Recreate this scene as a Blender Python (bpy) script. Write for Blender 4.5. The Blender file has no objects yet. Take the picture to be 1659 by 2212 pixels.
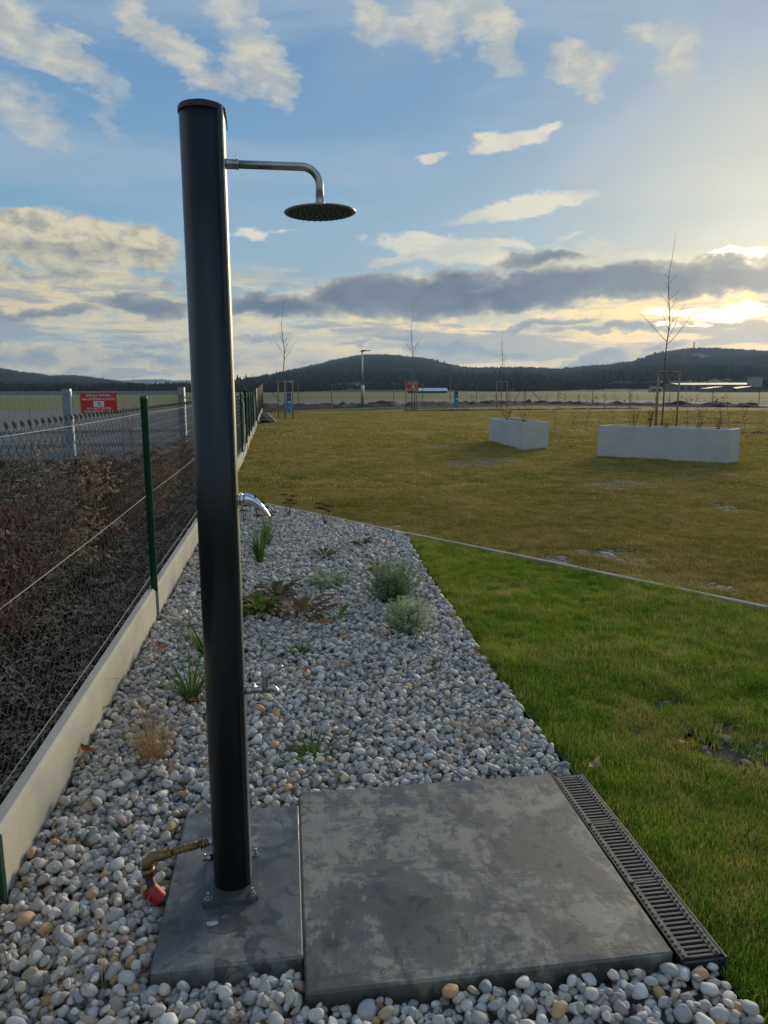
import bpy, bmesh, math, random
import numpy as np
from mathutils import Vector, Matrix, Euler, noise as mnoise
R = math.radians
PI = math.pi
random.seed(7)
rng = np.random.default_rng(11)
SC = bpy.context.scene
COL = SC.collection

# ------------------------------------------------------------------ camera
cam_d = bpy.data.cameras.new('camera')
cam = bpy.data.objects.new('camera', cam_d)
COL.objects.link(cam)
cam_d.sensor_fit = 'AUTO'
cam_d.sensor_width = 36
cam_d.lens = 36 * 1560 / 2212
cam_d.clip_start = 0.05
cam_d.clip_end = 60000
cam.matrix_world = Matrix.Translation((0, 0, 1.5)) @ Matrix.Rotation(R(90 - 9.55), 4, 'X') @ Matrix.Rotation(R(-0.15), 4, 'Z')
SC.camera = cam

# ------------------------------------------------------------------ view
SC.view_settings.view_transform = 'Standard'
SC.view_settings.look = 'None'
SC.view_settings.gamma = 1
SC.view_settings.use_curve_mapping = False
SC.view_settings.exposure = 0.42
SC.render.engine = 'CYCLES'
SC.cycles.max_bounces = 5
SC.cycles.diffuse_bounces = 3
SC.cycles.glossy_bounces = 3
SC.cycles.transparent_max_bounces = 8
SC.cycles.volume_bounces = 1
SC.cycles.sample_clamp_indirect = 4
SC.cycles.use_denoising = True

SUN_AZ, SUN_EL = 28.5, 8.0          # degrees right of the view axis (+Y), above the horizon


class NG:
    """tiny helper for node graphs"""
    def __init__(s, tree):
        s.t = tree; s.n = tree.nodes; s.l = tree.links
    def node(s, kind, **kw):
        n = s.n.new(kind)
        for k, v in kw.items():
            setattr(n, k, v)
        return n
    def put(s, sock, v):
        if isinstance(v, bpy.types.NodeSocket):
            s.l.new(v, sock)
        else:
            if sock.type == 'RGBA' and len(v) == 3:
                v = (*v, 1)
            sock.default_value = v
    def m(s, op, a, b=0.0, c=0.0, clamp=False):
        n = s.node('ShaderNodeMath', operation=op, use_clamp=clamp)
        s.put(n.inputs[0], a); s.put(n.inputs[1], b); s.put(n.inputs[2], c)
        return n.outputs[0]
    def vm(s, op, a, b=(0, 0, 0), out=0):
        n = s.node('ShaderNodeVectorMath', operation=op)
        s.put(n.inputs[0], a); s.put(n.inputs[1], b)
        return n.outputs[out]
    def scale(s, a, f):
        n = s.node('ShaderNodeVectorMath', operation='SCALE')
        s.put(n.inputs[0], a); s.put(n.inputs[3], f)
        return n.outputs[0]
    def sm(s, v, a, b, lo=0.0, hi=1.0):
        n = s.node('ShaderNodeMapRange', interpolation_type='SMOOTHSTEP')
        s.put(n.inputs[0], v)
        for i, x in enumerate((a, b, lo, hi)):
            n.inputs[i + 1].default_value = x
        return n.outputs[0]
    def lin(s, v, a, b, lo=0.0, hi=1.0):
        n = s.node('ShaderNodeMapRange')
        s.put(n.inputs[0], v)
        for i, x in enumerate((a, b, lo, hi)):
            n.inputs[i + 1].default_value = x
        return n.outputs[0]
    def mix(s, f, a, b, mode='MIX'):
        n = s.node('ShaderNodeMix', data_type='RGBA', blend_type=mode)
        s.put(n.inputs[0], f); s.put(n.inputs[6], a); s.put(n.inputs[7], b)
        return n.outputs[2]
    def noise(s, vec, scale=1.0, detail=4.0, rough=0.5, dist=0.0, lac=2.0, col=False):
        n = s.node('ShaderNodeTexNoise')
        if vec is not None: s.put(n.inputs['Vector'], vec)
        n.inputs['Scale'].default_value = scale
        n.inputs['Detail'].default_value = detail
        n.inputs['Roughness'].default_value = rough
        n.inputs['Distortion'].default_value = dist
        n.inputs['Lacunarity'].default_value = lac
        return n.outputs[1 if col else 0]
    def ramp(s, f, stops, interp='LINEAR'):
        n = s.node('ShaderNodeValToRGB')
        r = n.color_ramp; r.interpolation = interp
        while len(r.elements) < len(stops): r.elements.new(0.5)
        for e, (p, c) in zip(r.elements, stops):
            e.position = p; e.color = (*c, 1) if len(c) == 3 else c
        s.put(n.inputs[0], f)
        return n.outputs[0]
    def comb(s, x, y, z=0.0):
        n = s.node('ShaderNodeCombineXYZ')
        s.put(n.inputs[0], x); s.put(n.inputs[1], y); s.put(n.inputs[2], z)
        return n.outputs[0]
    def mapn(s, v, loc=(0, 0, 0), rot=(0, 0, 0), scale=(1, 1, 1), kind='POINT'):
        n = s.node('ShaderNodeMapping', vector_type=kind)
        s.put(n.inputs[0], v)
        n.inputs[1].default_value = loc; n.inputs[2].default_value = rot; n.inputs[3].default_value = scale
        return n.outputs[0]


# ------------------------------------------------------------------ sky
def build_world():
    w = bpy.data.worlds.new('World'); SC.world = w
    w.use_nodes = True
    w.node_tree.nodes.clear()
    g = NG(w.node_tree)
    out = g.node('ShaderNodeOutputWorld'); bg = g.node('ShaderNodeBackground')
    g.l.new(bg.outputs[0], out.inputs[0])
    d = g.node('ShaderNodeTexCoord').outputs['Generated']
    sep = g.node('ShaderNodeSeparateXYZ'); g.put(sep.inputs[0], d)
    x, y, z = sep.outputs
    az = g.m('MULTIPLY', g.m('ARCTAN2', x, y), 57.2958)
    el = g.m('MULTIPLY', g.m('ARCSINE', z), 57.2958)
    P = g.comb(az, el, 0.0)
    sky = g.node('ShaderNodeTexSky', sky_type='NISHITA')
    sky.sun_disc = False
    sky.sun_elevation = R(SUN_EL); sky.sun_rotation = R(SUN_AZ)
    sky.air_density = 1.2; sky.dust_density = 1.5; sky.ozone_density = 2.0
    sun = (math.sin(R(SUN_AZ)) * math.cos(R(SUN_EL)), math.cos(R(SUN_AZ)) * math.cos(R(SUN_EL)), math.sin(R(SUN_EL)))
    dot = g.m('MAXIMUM', g.vm('DOT_PRODUCT', d, sun, out=1), 0.0)
    # clear sky: measured gradient tempered with the physical sky
    base = g.ramp(g.lin(el, -2, 60), [
        (0.0, (.22, .36, .45)), (.05, (.34, .48, .52)), (.12, (.29, .47, .57)), (.22, (.20, .41, .60)),
        (.36, (.145, .32, .55)), (.52, (.115, .265, .49)), (.75, (.09, .21, .43)), (1.0, (.06, .16, .38))])
    base = g.mix(.15, base, g.scale(sky.outputs[0], .10))
    # warm air towards the sun
    wide = g.m('MULTIPLY', g.m('POWER', dot, 9.0), g.sm(el, 22, -2))
    base = g.mix(g.m('MULTIPLY', wide, .50), base, (.70, .60, .38))
    near = g.m('POWER', dot, 22.0)
    base = g.mix(g.m('MULTIPLY', near, .30), base, (.72, .66, .48))
    gold = g.m('MULTIPLY', g.sm(el, 9.5, 1.0), g.m('POWER', dot, 2.5))
    base = g.mix(g.m('MULTIPLY', gold, .80), base, (.98, .74, .36))
    # noise fields
    zc = g.m('ADD', g.m('MAXIMUM', z, 0.0), .12)
    plane = g.comb(g.m('DIVIDE', x, zc), g.m('DIVIDE', y, zc), 0.0)
    warp = g.vm('ADD', P, g.scale(g.vm('SUBTRACT', g.noise(P, .11, 5, .62, col=True), (.5, .5, .5)), 9.0))
    nA = g.noise(g.mapn(P, scale=(.13, .24, 1)), 1.0, 9, .62, .35)
    nB = g.noise(g.mapn(P, scale=(.07, .60, 1)), 1.0, 9, .62, .25)       # long horizontal streaks
    nC = g.noise(g.mapn(P, rot=(0, 0, R(-38)), scale=(.035, .22, 1)), 1.0, 7, .6, .5)   # combed cirrus
    nD = g.noise(g.mapn(P, loc=(3.1, 7.7, 0), scale=(.40, .75, 1)), 1.0, 7, .62, .2)
    nE = g.noise(g.mapn(P, loc=(5.1, 1.7, 0), scale=(.55, .95, 1)), 1.0, 6, .65, .3)
    Pw = g.vm('ADD', P, g.scale(g.vm('SUBTRACT', g.noise(g.mapn(P, scale=(.2, .3, 1)), 1.0, 4, .6, col=True), (.5, .5, .5)), 3.4))
    Pf = g.vm('ADD', P, g.scale(g.vm('SUBTRACT', g.noise(g.mapn(P, scale=(.35, .8, 1)), 1.0, 5, .6, col=True), (.5, .5, .5)), 1.5))

    last = [0.0]
    def field(blobs, src):
        # the running total rides along in z (scaled away), which keeps Cycles evaluating the ellipses one after another
        sp = g.node('ShaderNodeSeparateXYZ'); g.put(sp.inputs[0], src)
        tot = None
        for (u, v, ru, rv, rot, wt) in blobs:
            q = g.mapn(g.comb(sp.outputs[0], sp.outputs[1], last[0] if tot is None else tot), loc=(u, v, 0), rot=(0, 0, R(rot)), scale=(ru, rv, 1e5), kind='TEXTURE')
            f = g.m('MULTIPLY', g.m('SUBTRACT', 1.0, g.vm('LENGTH', q, out=1), clamp=True), wt)
            tot = f if tot is None else g.m('MAXIMUM', tot, f)
        last[0] = tot
        return tot
    inframe = field([(0, 16, 62, 60, 0, 6.0)], P)
    inframe = g.m('MINIMUM', inframe, 1.0)
    col = base
    # every cloud is an ellipse in azimuth / elevation, broken up by noise; positions read off the photograph
    def ang(X, Y):
        a_ = (X - 829.5) / 1560; b_ = -(Y - 1106) / 1560
        dy = math.cos(R(9.55)) + b_ * math.sin(R(9.55)); dz = -math.sin(R(9.55)) + b_ * math.cos(R(9.55))
        return math.degrees(math.atan2(a_, dy)), math.degrees(math.atan2(dz, math.hypot(a_, dy)))
    def cl_(X, Y, rx, ry, rot, wt):
        c, s_ = math.cos(R(rot)), math.sin(R(rot))
        u, v = ang(X, Y); u1, v1 = ang(X + rx * c * .5, Y - rx * s_ * .5); u0, v0 = ang(X - rx * c * .5, Y + rx * s_ * .5)
        u3, v3 = ang(X + ry * s_ * .5, Y + ry * c * .5); u2, v2 = ang(X - ry * s_ * .5, Y - ry * c * .5)
        return (u, v, math.hypot(u1 - u0, v1 - v0), math.hypot(u3 - u2, v3 - v2), math.degrees(math.atan2(v1 - v0, u1 - u0)), wt)
    def CL(l): return [cl_(*q) for q in l]
    # cirrus veil
    cir = g.m('MULTIPLY', g.sm(nC, .40, .66), g.sm(el, 4, 18))
    col = g.mix(g.m('MULTIPLY', cir, .62), col, (.36, .46, .58))
    veil = field([(27, 17, 17, 7, 14, 1.0), (26, 27, 17, 7, 25, .45), (7, 27, 14, 3.5, 28, .35)], Pw)
    col = g.mix(g.m('MULTIPLY', veil, .70), col, (.62, .61, .52))
    # high cream clouds
    Ph = g.vm('ADD', Pw, g.scale(g.vm('SUBTRACT', g.noise(g.mapn(P, rot=(0, 0, R(30)), scale=(.22, .55, 1)), 1.0, 5, .65, col=True), (.5, .5, .5)), 5.0))
    hi = field(CL([(150, 125, 180, 60, -35, 1.7), (30, 60, 130, 75, -20, 1.4), (60, 240, 140, 65, -30, 1.15), (245, 255, 90, 28, -55, .6),
                   (350, 95, 160, 52, -40, 1.6), (440, 160, 130, 48, -30, 1.6), (560, 150, 105, 64, -45, 1.7), (600, 210, 65, 40, -40, 1.1), (500, 30, 90, 50, -50, .8),
                   (810, 40, 100, 46, -50, 1.4), (900, 85, 120, 48, -15, 1.2), (960, 50, 75, 60, -60, 1.1), (1060, 60, 80, 60, -40, 1.7), (1085, 120, 75, 50, -50, 1.2),
                   (1250, 125, 80, 58, -25, 1.6), (1290, 165, 50, 52, -60, 1.25), (1385, 90, 45, 52, 60, 1.0), (1450, 130, 95, 62, -30, .8)]), Ph)
    generic = g.m('MULTIPLY', g.sm(g.noise(plane, .55, 7, .6, .4), .46, .62), g.m('SUBTRACT', 1.0, inframe))
    mh = g.sm(g.m('ADD', hi, g.m('MULTIPLY', g.m('ADD', g.m('MULTIPLY', nA, .75), g.m('MULTIPLY', g.m('ADD', nC, g.m('MULTIPLY', nE, .6)), .25)), 2.2)), .85, 2.75)
    mh = g.m('MULTIPLY', mh, g.sm(hi, .0, .30))
    mh = g.m('MAXIMUM', g.m('MULTIPLY', mh, .95), g.m('MULTIPLY', generic, .9))
    col = g.mix(g.m('MULTIPLY', g.m('MULTIPLY', g.sm(hi, .0, .9), g.sm(nC, .30, .62)), .50), col, (.44, .49, .54))
    ch = g.mix(g.sm(nD, .38, .62), (.44, .46, .45), (.66, .62, .50))
    col = g.mix(mh, col, ch)
    # thin bright streak clouds
    st = field(CL([(1105, 303, 115, 27, 10, 1.9), (1190, 277, 50, 16, 12, 1.4), (930, 344, 50, 10, 5, 1.5), (1150, 445, 195, 30, 11, 2.2), (1050, 470, 115, 14, 8, 1.5),
                   (965, 540, 210, 38, -6, 2.0), (1050, 527, 160, 17, -1, 1.6), (870, 560, 100, 18, 10, 1.3), (1230, 514, 50, 8, 5, 1.2), (540, 505, 58, 17, -5, 1.4), (612, 497, 42, 9, 0, 1.1),
                   (1330, 548, 190, 30, -5, 1.4), (545, 618, 75, 18, -5, 1.0), (880, 595, 60, 14, 10, 1.2)]), Pf)
    ms = g.sm(g.m('ADD', st, g.m('MULTIPLY', g.m('ADD', g.m('MULTIPLY', nD, .5), g.m('MULTIPLY', nE, .5)), 3.6)), 1.95, 2.75)
    ms = g.m('MULTIPLY', ms, g.sm(st, .0, .25))
    col = g.mix(g.m('MULTIPLY', ms, .92), col, g.mix(g.sm(nA, .4, .6), (.60, .60, .54), (.80, .75, .60)))
    def bank(blobs, body, lit, lo, hi_, amp, src=Pw, strength=.95, n=nA, shift=.55, upn=0):
        nonlocal col
        f = field(blobs, src)
        up = field(blobs[:upn], g.vm('ADD', src, (0.0, shift, 0.0))) if upn else None
        nn = g.m('MULTIPLY', g.m('SUBTRACT', n, .5), amp)
        fn = g.m('ADD', f, nn)
        mk = g.m('MULTIPLY', g.sm(fn, lo, hi_), g.sm(f, 0, .18))
        e = g.m('MULTIPLY', g.m('SUBTRACT', 1.0, g.sm(fn, lo + .05, hi_ + .75)), g.sm(nE, .36, .62, .35, 1.0))
        if up is not None: e = g.m('MAXIMUM', e, g.m('MULTIPLY', g.sm(g.m('SUBTRACT', f, up), .05, .75), g.sm(nE, .34, .60, .3, 1.0)), clamp=True)
        col = g.mix(g.m('MULTIPLY', mk, strength), col, g.mix(e, body, lit))
    # grey-beige bank on the left with lit tops
    bank(CL([(130, 505, 300, 80, -6, 2.4), (310, 530, 125, 60, -20, 2.0), (50, 620, 360, 80, 0, 2.3), (250, 645, 210, 45, 0, 2.0), (340, 600, 80, 16, -4, 1.3), (60, 447, 90, 22, 0, 1.6), (-160, 560, 300, 120, 0, 2)]),
         g.mix(g.sm(g.m('ADD', g.m('MULTIPLY', nE, .45), g.m('MULTIPLY', nA, .55)), .38, .60), (.20, .23, .25), (.54, .48, .36)), (.74, .65, .44), .15, .90, 2.4, upn=2, shift=1.0)
    # streaky layer under the dark cloud
    low = g.m('MULTIPLY', g.sm(el, 10.5, 6), g.sm(el, -2, 1.0))
    warm = g.m('POWER', dot, 6.0)
    ml = g.m('MULTIPLY', g.sm(g.m('ADD', nB, g.m('MULTIPLY', g.m('SUBTRACT', nE, .5), .5)), .42, .60), low)
    col = g.mix(g.m('MULTIPLY', ml, .85), col, g.mix(warm, (.74, .62, .38), (1.45, 1.02, .40)))
    nB2 = g.noise(g.mapn(P, loc=(11.3, 4.9, 0), scale=(.06, .50, 1)), 1.0, 8, .62, .3)
    col = g.mix(g.m('MULTIPLY', g.m('MULTIPLY', g.sm(nB2, .49, .56), low), .80), col, g.mix(warm, (.26, .32, .38), (.42, .38, .34)))
    # cumulus strip along the horizon
    bank(CL([(150, 770, 300, 36, -3, 1.9), (330, 768, 220, 32, 0, 1.7), (450, 785, 160, 24, 0, 1.6), (600, 775, 180, 24, -4, 1.5), (-50, 775, 220, 32, 0, 1.7)]),
         g.mix(g.sm(nD, .40, .62), (.25, .29, .33), (.66, .56, .36)), (.84, .68, .38), .15, .75, 3.0, n=nE)
    bank(CL([(1290, 778, 150, 24, 9, 1.7), (1420, 765, 120, 18, 8, 1.3)]), (.27, .29, .33), (1.0, .76, .34), .2, .55, 1.0, n=nD)
    # big dark band across
    bank(CL([(600, 660, 210, 42, 0, 2.3), (760, 642, 150, 50, 0, 2.5), (930, 640, 240, 64, 0, 3.0), (1000, 605, 130, 44, 0, 2.4), (1160, 628, 270, 54, 4, 3.0), (1400, 606, 250, 48, 5, 2.8), (1590, 596, 200, 40, 3, 2.4),
             (1780, 585, 220, 60, 0, 2), (1180, 560, 160, 26, 8, 1.6), (320, 658, 170, 30, -3, 1.9), (90, 672, 250, 22, 0, 1.3)]),
         g.mix(g.sm(g.m('ADD', nA, g.m('MULTIPLY', warm, .08)), .36, .68), (.070, .110, .175), (.15, .19, .245)), (.50, .46, .38), .20, .95, 1.9, strength=.97)
    # little dark puffs low in the middle
    bank(CL([(850, 733, 100, 17, -4, 1.4), (760, 750, 55, 11, 0, 1.1), (970, 758, 180, 19, -3, 1.6), (1090, 766, 120, 14, 0, 1.3), (1150, 706, 170, 11, 7, 1.6), (1310, 716, 230, 15, 0, 1.2), (560, 735, 130, 11, 5, 1.0), (330, 742, 190, 12, 5, 1.1), (1560, 668, 90, 8, 4, 1.0)]),
         (.22, .27, .34), (.56, .50, .38), .2, .65, 1.4, n=nD, strength=.85)
    # the sun burning through behind thin cloud
    glow = field(CL([(1600, 675, 125, 36, 5, 2.0), (1592, 552, 75, 15, 8, 1.7), (1480, 664, 120, 13, 5, 1.2), (1500, 700, 160, 9, 4, 1.0), (1780, 640, 150, 110, 0, 2.2)]), Pw)
    mg = g.sm(g.m('ADD', glow, g.m('MULTIPLY', g.m('SUBTRACT', g.m('ADD', g.m('MULTIPLY', nB, .6), g.m('MULTIPLY', nE, .4)), .5), 6.0)), .30, 1.5)
    mg = g.m('MULTIPLY', mg, g.sm(glow, 0, .25))
    col = g.mix(1.0, col, g.mix(mg, (0, 0, 0), (3.0, 2.2, 1.1)), 'ADD')
    halo = g.m('ADD', g.m('MULTIPLY', g.m('POWER', dot, 120.0), .28), g.m('MULTIPLY', g.m('POWER', dot, 18.0), .04))
    col = g.mix(1.0, col, g.mix(g.m('MINIMUM', halo, 1.0), (0, 0, 0), (1.0, .78, .42)), 'ADD')
    # below the horizon
    col = g.mix(g.sm(el, -.3, -3.0), col, (.12, .13, .10))
    g.put(bg.inputs[0], g.scale(col, 7.7))
    bg.inputs[1].default_value = 0.1
    w.cycles.sampling_method = 'MANUAL'; w.cycles.sample_map_resolution = 1024
build_world()

sd = bpy.data.lights.new('sun', 'SUN'); so = bpy.data.objects.new('sun', sd); COL.objects.link(so)
sd.energy = 3.0; sd.angle = R(18); sd.color = (1.0, .83, .56)
so.rotation_euler = Euler((R(90 - SUN_EL), 0, R(180 - SUN_AZ)))
_dir = Vector((-math.sin(R(SUN_AZ)) * math.cos(R(SUN_EL)), -math.cos(R(SUN_AZ)) * math.cos(R(SUN_EL)), -math.sin(R(SUN_EL))))
so.rotation_euler = _dir.to_track_quat('-Z', 'Y').to_euler()

# ------------------------------------------------------------------ mesh helpers
class MB:
    def __init__(s): s.v = []; s.f = []; s.m = []; s.smooth = []
    def add(s, vs, fs, mi=0, sm=False):
        o = len(s.v); s.v.extend([tuple(v) for v in vs])
        s.f.extend([tuple(i + o for i in f) for f in fs]); s.m.extend([mi] * len(fs)); s.smooth.extend([sm] * len(fs)); return s
    def box(s, x0, x1, y0, y1, z0, z1, mi=0, M=None, bev=0.0):
        if bev > 0:
            b = bev; X = (x0, x1); Y = (y0, y1); Z = (z0, z1)
            bm = bmesh.new(); bmesh.ops.create_cube(bm, size=1)
            for v in bm.verts:
                v.co = Vector(((x0 + x1) / 2 + v.co.x * (x1 - x0), (y0 + y1) / 2 + v.co.y * (y1 - y0), (z0 + z1) / 2 + v.co.z * (z1 - z0)))
            bmesh.ops.bevel(bm, geom=bm.edges[:], offset=b, segments=1, affect='EDGES')
            vs = [v.co.copy() for v in bm.verts]; bm.verts.index_update(); fs = [[v.index for v in f.verts] for f in bm.faces]; bm.free()
        else:
            vs = [Vector(p) for p in ((x0, y0, z0), (x1, y0, z0), (x1, y1, z0), (x0, y1, z0), (x0, y0, z1), (x1, y0, z1), (x1, y1, z1), (x0, y1, z1))]
            fs = [(3, 2, 1, 0), (4, 5, 6, 7), (0, 1, 5, 4), (1, 2, 6, 5), (2, 3, 7, 6), (3, 0, 4, 7)]
        if M is not None: vs = [M @ v for v in vs]
        return s.add(vs, fs, mi)
    def tube(s, pts, rad, n=8, mi=0, cap=True, sm=True, squash=None):
        pts = [Vector(p) for p in pts]; N = len(pts)
        if not hasattr(rad, '__len__'): rad = [rad] * N
        t0 = (pts[1] - pts[0]).normalized()
        ref = Vector((0, 0, 1)) if abs(t0.z) < .9 else Vector((1, 0, 0))
        a = t0.cross(ref).normalized(); vs = []
        for i, p in enumerate(pts):
            t = (pts[min(i + 1, N - 1)] - pts[max(i - 1, 0)])
            t = t.normalized() if t.length > 1e-9 else t0
            a = (a - t * a.dot(t)).normalized(); b = t.cross(a)
            for k in range(n):
                th = 2 * PI * k / n
                ka, kb = (math.cos(th), math.sin(th))
                if squash: ka *= squash[0]; kb *= squash[1]
                vs.append(p + (a * ka + b * kb) * rad[i])
        fs = [(i * n + k, i * n + (k + 1) % n, (i + 1) * n + (k + 1) % n, (i + 1) * n + k) for i in range(N - 1) for k in range(n)]
        s.add(vs, fs, mi, sm)
        if cap:
            o = len(s.v) - len(vs)
            s.f.append(tuple(o + k for k in range(n))[::-1]); s.f.append(tuple(o + (N - 1) * n + k for k in range(n)))
            s.m += [mi, mi]; s.smooth += [False, False]
        return s
    def lathe(s, prof, n=24, M=None, mi=0, sm=True, cap=True):
        vs = [Vector((r * math.cos(2 * PI * k / n), r * math.sin(2 * PI * k / n), z)) for (r, z) in prof for k in range(n)]
        if M is not None: vs = [M @ v for v in vs]
        N = len(prof)
        fs = [(i * n + k, i * n + (k + 1) % n, (i + 1) * n + (k + 1) % n, (i + 1) * n + k) for i in range(N - 1) for k in range(n)]
        s.add(vs, fs, mi, sm)
        if cap:
            o = len(s.v) - len(vs)
            s.f.append(tuple(o + k for k in range(n))[::-1]); s.f.append(tuple(o + (N - 1) * n + k for k in range(n)))
            s.m += [mi, mi]; s.smooth += [False, False]
        return s
    def prism(s, poly, z0, z1, mi=0, M=None, sm=False):
        n = len(poly)
        vs = [Vector((p[0], p[1], z0)) for p in poly] + [Vector((p[0], p[1], z1)) for p in poly]
        if M is not None: vs = [M @ v for v in vs]
        s.add(vs, [tuple(range(n))[::-1], tuple(range(n, 2 * n))], mi, False)
        o = len(s.v) - 2 * n
        for i in range(n):
            s.f.append((o + i, o + (i + 1) % n, o + n + (i + 1) % n, o + n + i)); s.m.append(mi); s.smooth.append(sm)
        return s
    def mesh(s, name):
        me = bpy.data.meshes.new(name); me.from_pydata(s.v, [], s.f)
        me.polygons.foreach_set('material_index', s.m); me.polygons.foreach_set('use_smooth', s.smooth)
        me.update(); return me
    def build(s, name, mats, parent=None, loc=None, rotz=None):
        me = s.mesh(name)
        for m in (mats if isinstance(mats, (list, tuple)) else [mats]): me.materials.append(m)
        return link(name, me, parent, loc, rotz)

def link(name, data, parent=None, loc=None, rotz=None):
    o = bpy.data.objects.new(name, data); COL.objects.link(o)
    if parent is not None: o.parent = parent
    if loc is not None: o.location = loc
    if rotz is not None: o.rotation_euler = (0, 0, rotz)
    return o
def tag(o, label=None, cat=None, group=None, kind=None):
    if label: o['label'] = label
    if cat: o['category'] = cat
    if group: o['group'] = group
    if kind: o['kind'] = kind
    return o
def thing(name, label, cat, loc=(0, 0, 0), rotz=0.0, group=None):
    o = link(name, None, None, loc, rotz); o.empty_display_size = .1
    return tag(o, label, cat, group)
def struct(o): o['kind'] = 'structure'; return o
def stuff(o): o['kind'] = 'stuff'; return o
def copy_tree(o, parent=None):
    c = o.copy(); COL.objects.link(c)
    if parent is not None: c.parent = parent
    for ch in list(o.children): copy_tree(ch, c)
    return c

# ------------------------------------------------------------------ materials
def base_mat(name, rough=.8, metal=0.0, spec=.5):
    m = bpy.data.materials.new(name); m.use_nodes = True
    b = m.node_tree.nodes['Principled BSDF']
    b.inputs['Roughness'].default_value = rough; b.inputs['Metallic'].default_value = metal
    b.inputs['Specular IOR Level'].default_value = spec
    return m, NG(m.node_tree), b
def bump(g, b, h, strength=.3, dist=.01, normal=None):
    n = g.node('ShaderNodeBump'); n.inputs['Strength'].default_value = strength; n.inputs['Distance'].default_value = dist
    g.put(n.inputs['Height'], h)
    if normal is not None: g.put(n.inputs['Normal'], normal)
    g.put(b.inputs['Normal'], n.outputs[0]); return n.outputs[0]
def pm(name, stops, scale=8.0, rough=.8, metal=0.0, bmp=.2, bdist=.003, bscale=60.0, detail=6, coord='Object', spec=.5, rv=.0, stretch=(1, 1, 1)):
    m, g, b = base_mat(name, rough, metal, spec)
    c = g.node('ShaderNodeTexCoord').outputs[coord]
    c = g.mapn(c, scale=stretch)
    n = g.noise(c, scale, detail, .6)
    g.put(b.inputs['Base Color'], g.ramp(n, stops))
    if rv: g.put(b.inputs['Roughness'], g.lin(g.noise(c, scale * 2.3, 5, .6), .3, .7, rough - rv, rough + rv))
    if bmp: bump(g, b, g.noise(c, bscale, 5, .6), bmp, bdist)
    return m
M = {}
M['body'] = pm('dark coated metal', [(.3, (.026, .031, .038)), (.7, (.042, .049, .058))], 3, .33, .60, .06, .0005, 300, rv=.05, stretch=(1, 1, .2))
M['panel'] = pm('brushed panel', [(.35, (.30, .31, .27)), (.6, (.50, .50, .45)), (.75, (.36, .36, .31))], 22, .3, .95, .1, .0004, 200, rv=.1, stretch=(1, 1, .12))
M['steel'] = pm('dull steel', [(.3, (.30, .33, .36)), (.7, (.46, .49, .52))], 30, .33, 1.0, .05, .0004, 200, rv=.08)
M['head'] = pm('shower head underside', [(.3, (.07, .08, .085)), (.7, (.12, .13, .135))], 90, .5, .6, .2, .001, 300)
M['tap_metal'] = pm('dull chrome', [(.3, (.36, .37, .38)), (.7, (.48, .49, .50))], 10, .3, 1.0, 0)
M['chrome'] = pm('chrome', [(.3, (.72, .74, .76)), (.7, (.82, .83, .84))], 10, .09, 1.0, 0)
M['rubber'] = pm('dark rubber', [(.3, (.015, .015, .017)), (.7, (.03, .03, .033))], 40, .6, 0, .1)
M['plate'] = pm('painted base plate', [(.3, (.075, .083, .087)), (.7, (.115, .124, .130))], 20, .5, .35, .15, .0008, 150, rv=.1)
M['brass'] = pm('weathered brass', [(.3, (.15, .10, .055)), (.55, (.26, .18, .095)), (.75, (.20, .145, .10))], 35, .45, .75, .3, .001, 120, rv=.12)
M['hose'] = pm('black hose', [(.3, (.012, .013, .018)), (.7, (.028, .03, .04))], 20, .5, 0, .1)
M['red_plastic'] = pm('red conduit', [(.3, (.30, .012, .02)), (.7, (.44, .025, .035))], 20, .5, 0, .15)
M['board'] = pm('cast concrete board', [(.25, (.36, .35, .29)), (.5, (.46, .44, .37)), (.75, (.52, .50, .43))], 3.5, .9, 0, .35, .002, 90)
M['kerb'] = pm('kerb concrete', [(.25, (.22, .205, .175)), (.5, (.31, .29, .25)), (.75, (.38, .36, .31))], 6, .9, 0, .4, .002, 90)
M['post'] = pm('green coated steel', [(.3, (.008, .055, .032)), (.7, (.014, .085, .05))], 12, .5, .0, .15, .0008, 150)
M['post_far'] = pm('dark green steel', [(.3, (.012, .035, .028)), (.7, (.02, .05, .04))], 12, .55, .0, 0)
M['wire'] = pm('coated wire', [(.3, (.060, .078, .070)), (.7, (.10, .115, .105))], 30, .85, .0, 0, spec=.15)
M['tension'] = pm('galvanised wire', [(.3, (.26, .29, .27)), (.7, (.36, .38, .36))], 30, .7, .0, 0)
M['wood'] = pm('peeled round timber', [(.3, (.22, .15, .095)), (.7, (.36, .27, .19))], 9, .85, 0, .3, .003, 60, stretch=(3, 3, .4))
M['bark'] = pm('young bark', [(.3, (.085, .070, .052)), (.7, (.15, .125, .095))], 14, .9, 0, .3)
M['white_conc'] = pm('smooth white concrete', [(.25, (.43, .425, .41)), (.6, (.54, .535, .52)), (.8, (.47, .46, .44))], 1.7, .8, 0, .2, .002, 70)
M['soil'] = pm('soil', [(.3, (.035, .025, .018)), (.7, (.085, .062, .045))], 30, .95, 0, .8, .01, 50)
M['galv'] = pm('galvanised steel', [(.3, (.20, .22, .25)), (.7, (.32, .34, .37))], 14, .5, .6, .1, .001, 60)
M['highlight_and_conduit'] = pm('white edge highlight and conduit', [(.3, (.62, .63, .62)), (.7, (.75, .76, .75))], 14, .5, .1, 0)  # paints the gate posts' edge highlights; also colours the pale fence conduit
M['lamp_pole'] = pm('zinc pole', [(.3, (.30, .33, .35)), (.7, (.40, .43, .45))], 14, .5, .4, 0)
M['lamp_head'] = pm('lamp housing', [(.3, (.03, .03, .035)), (.7, (.05, .05, .055))], 14, .5, .2, 0)
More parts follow.
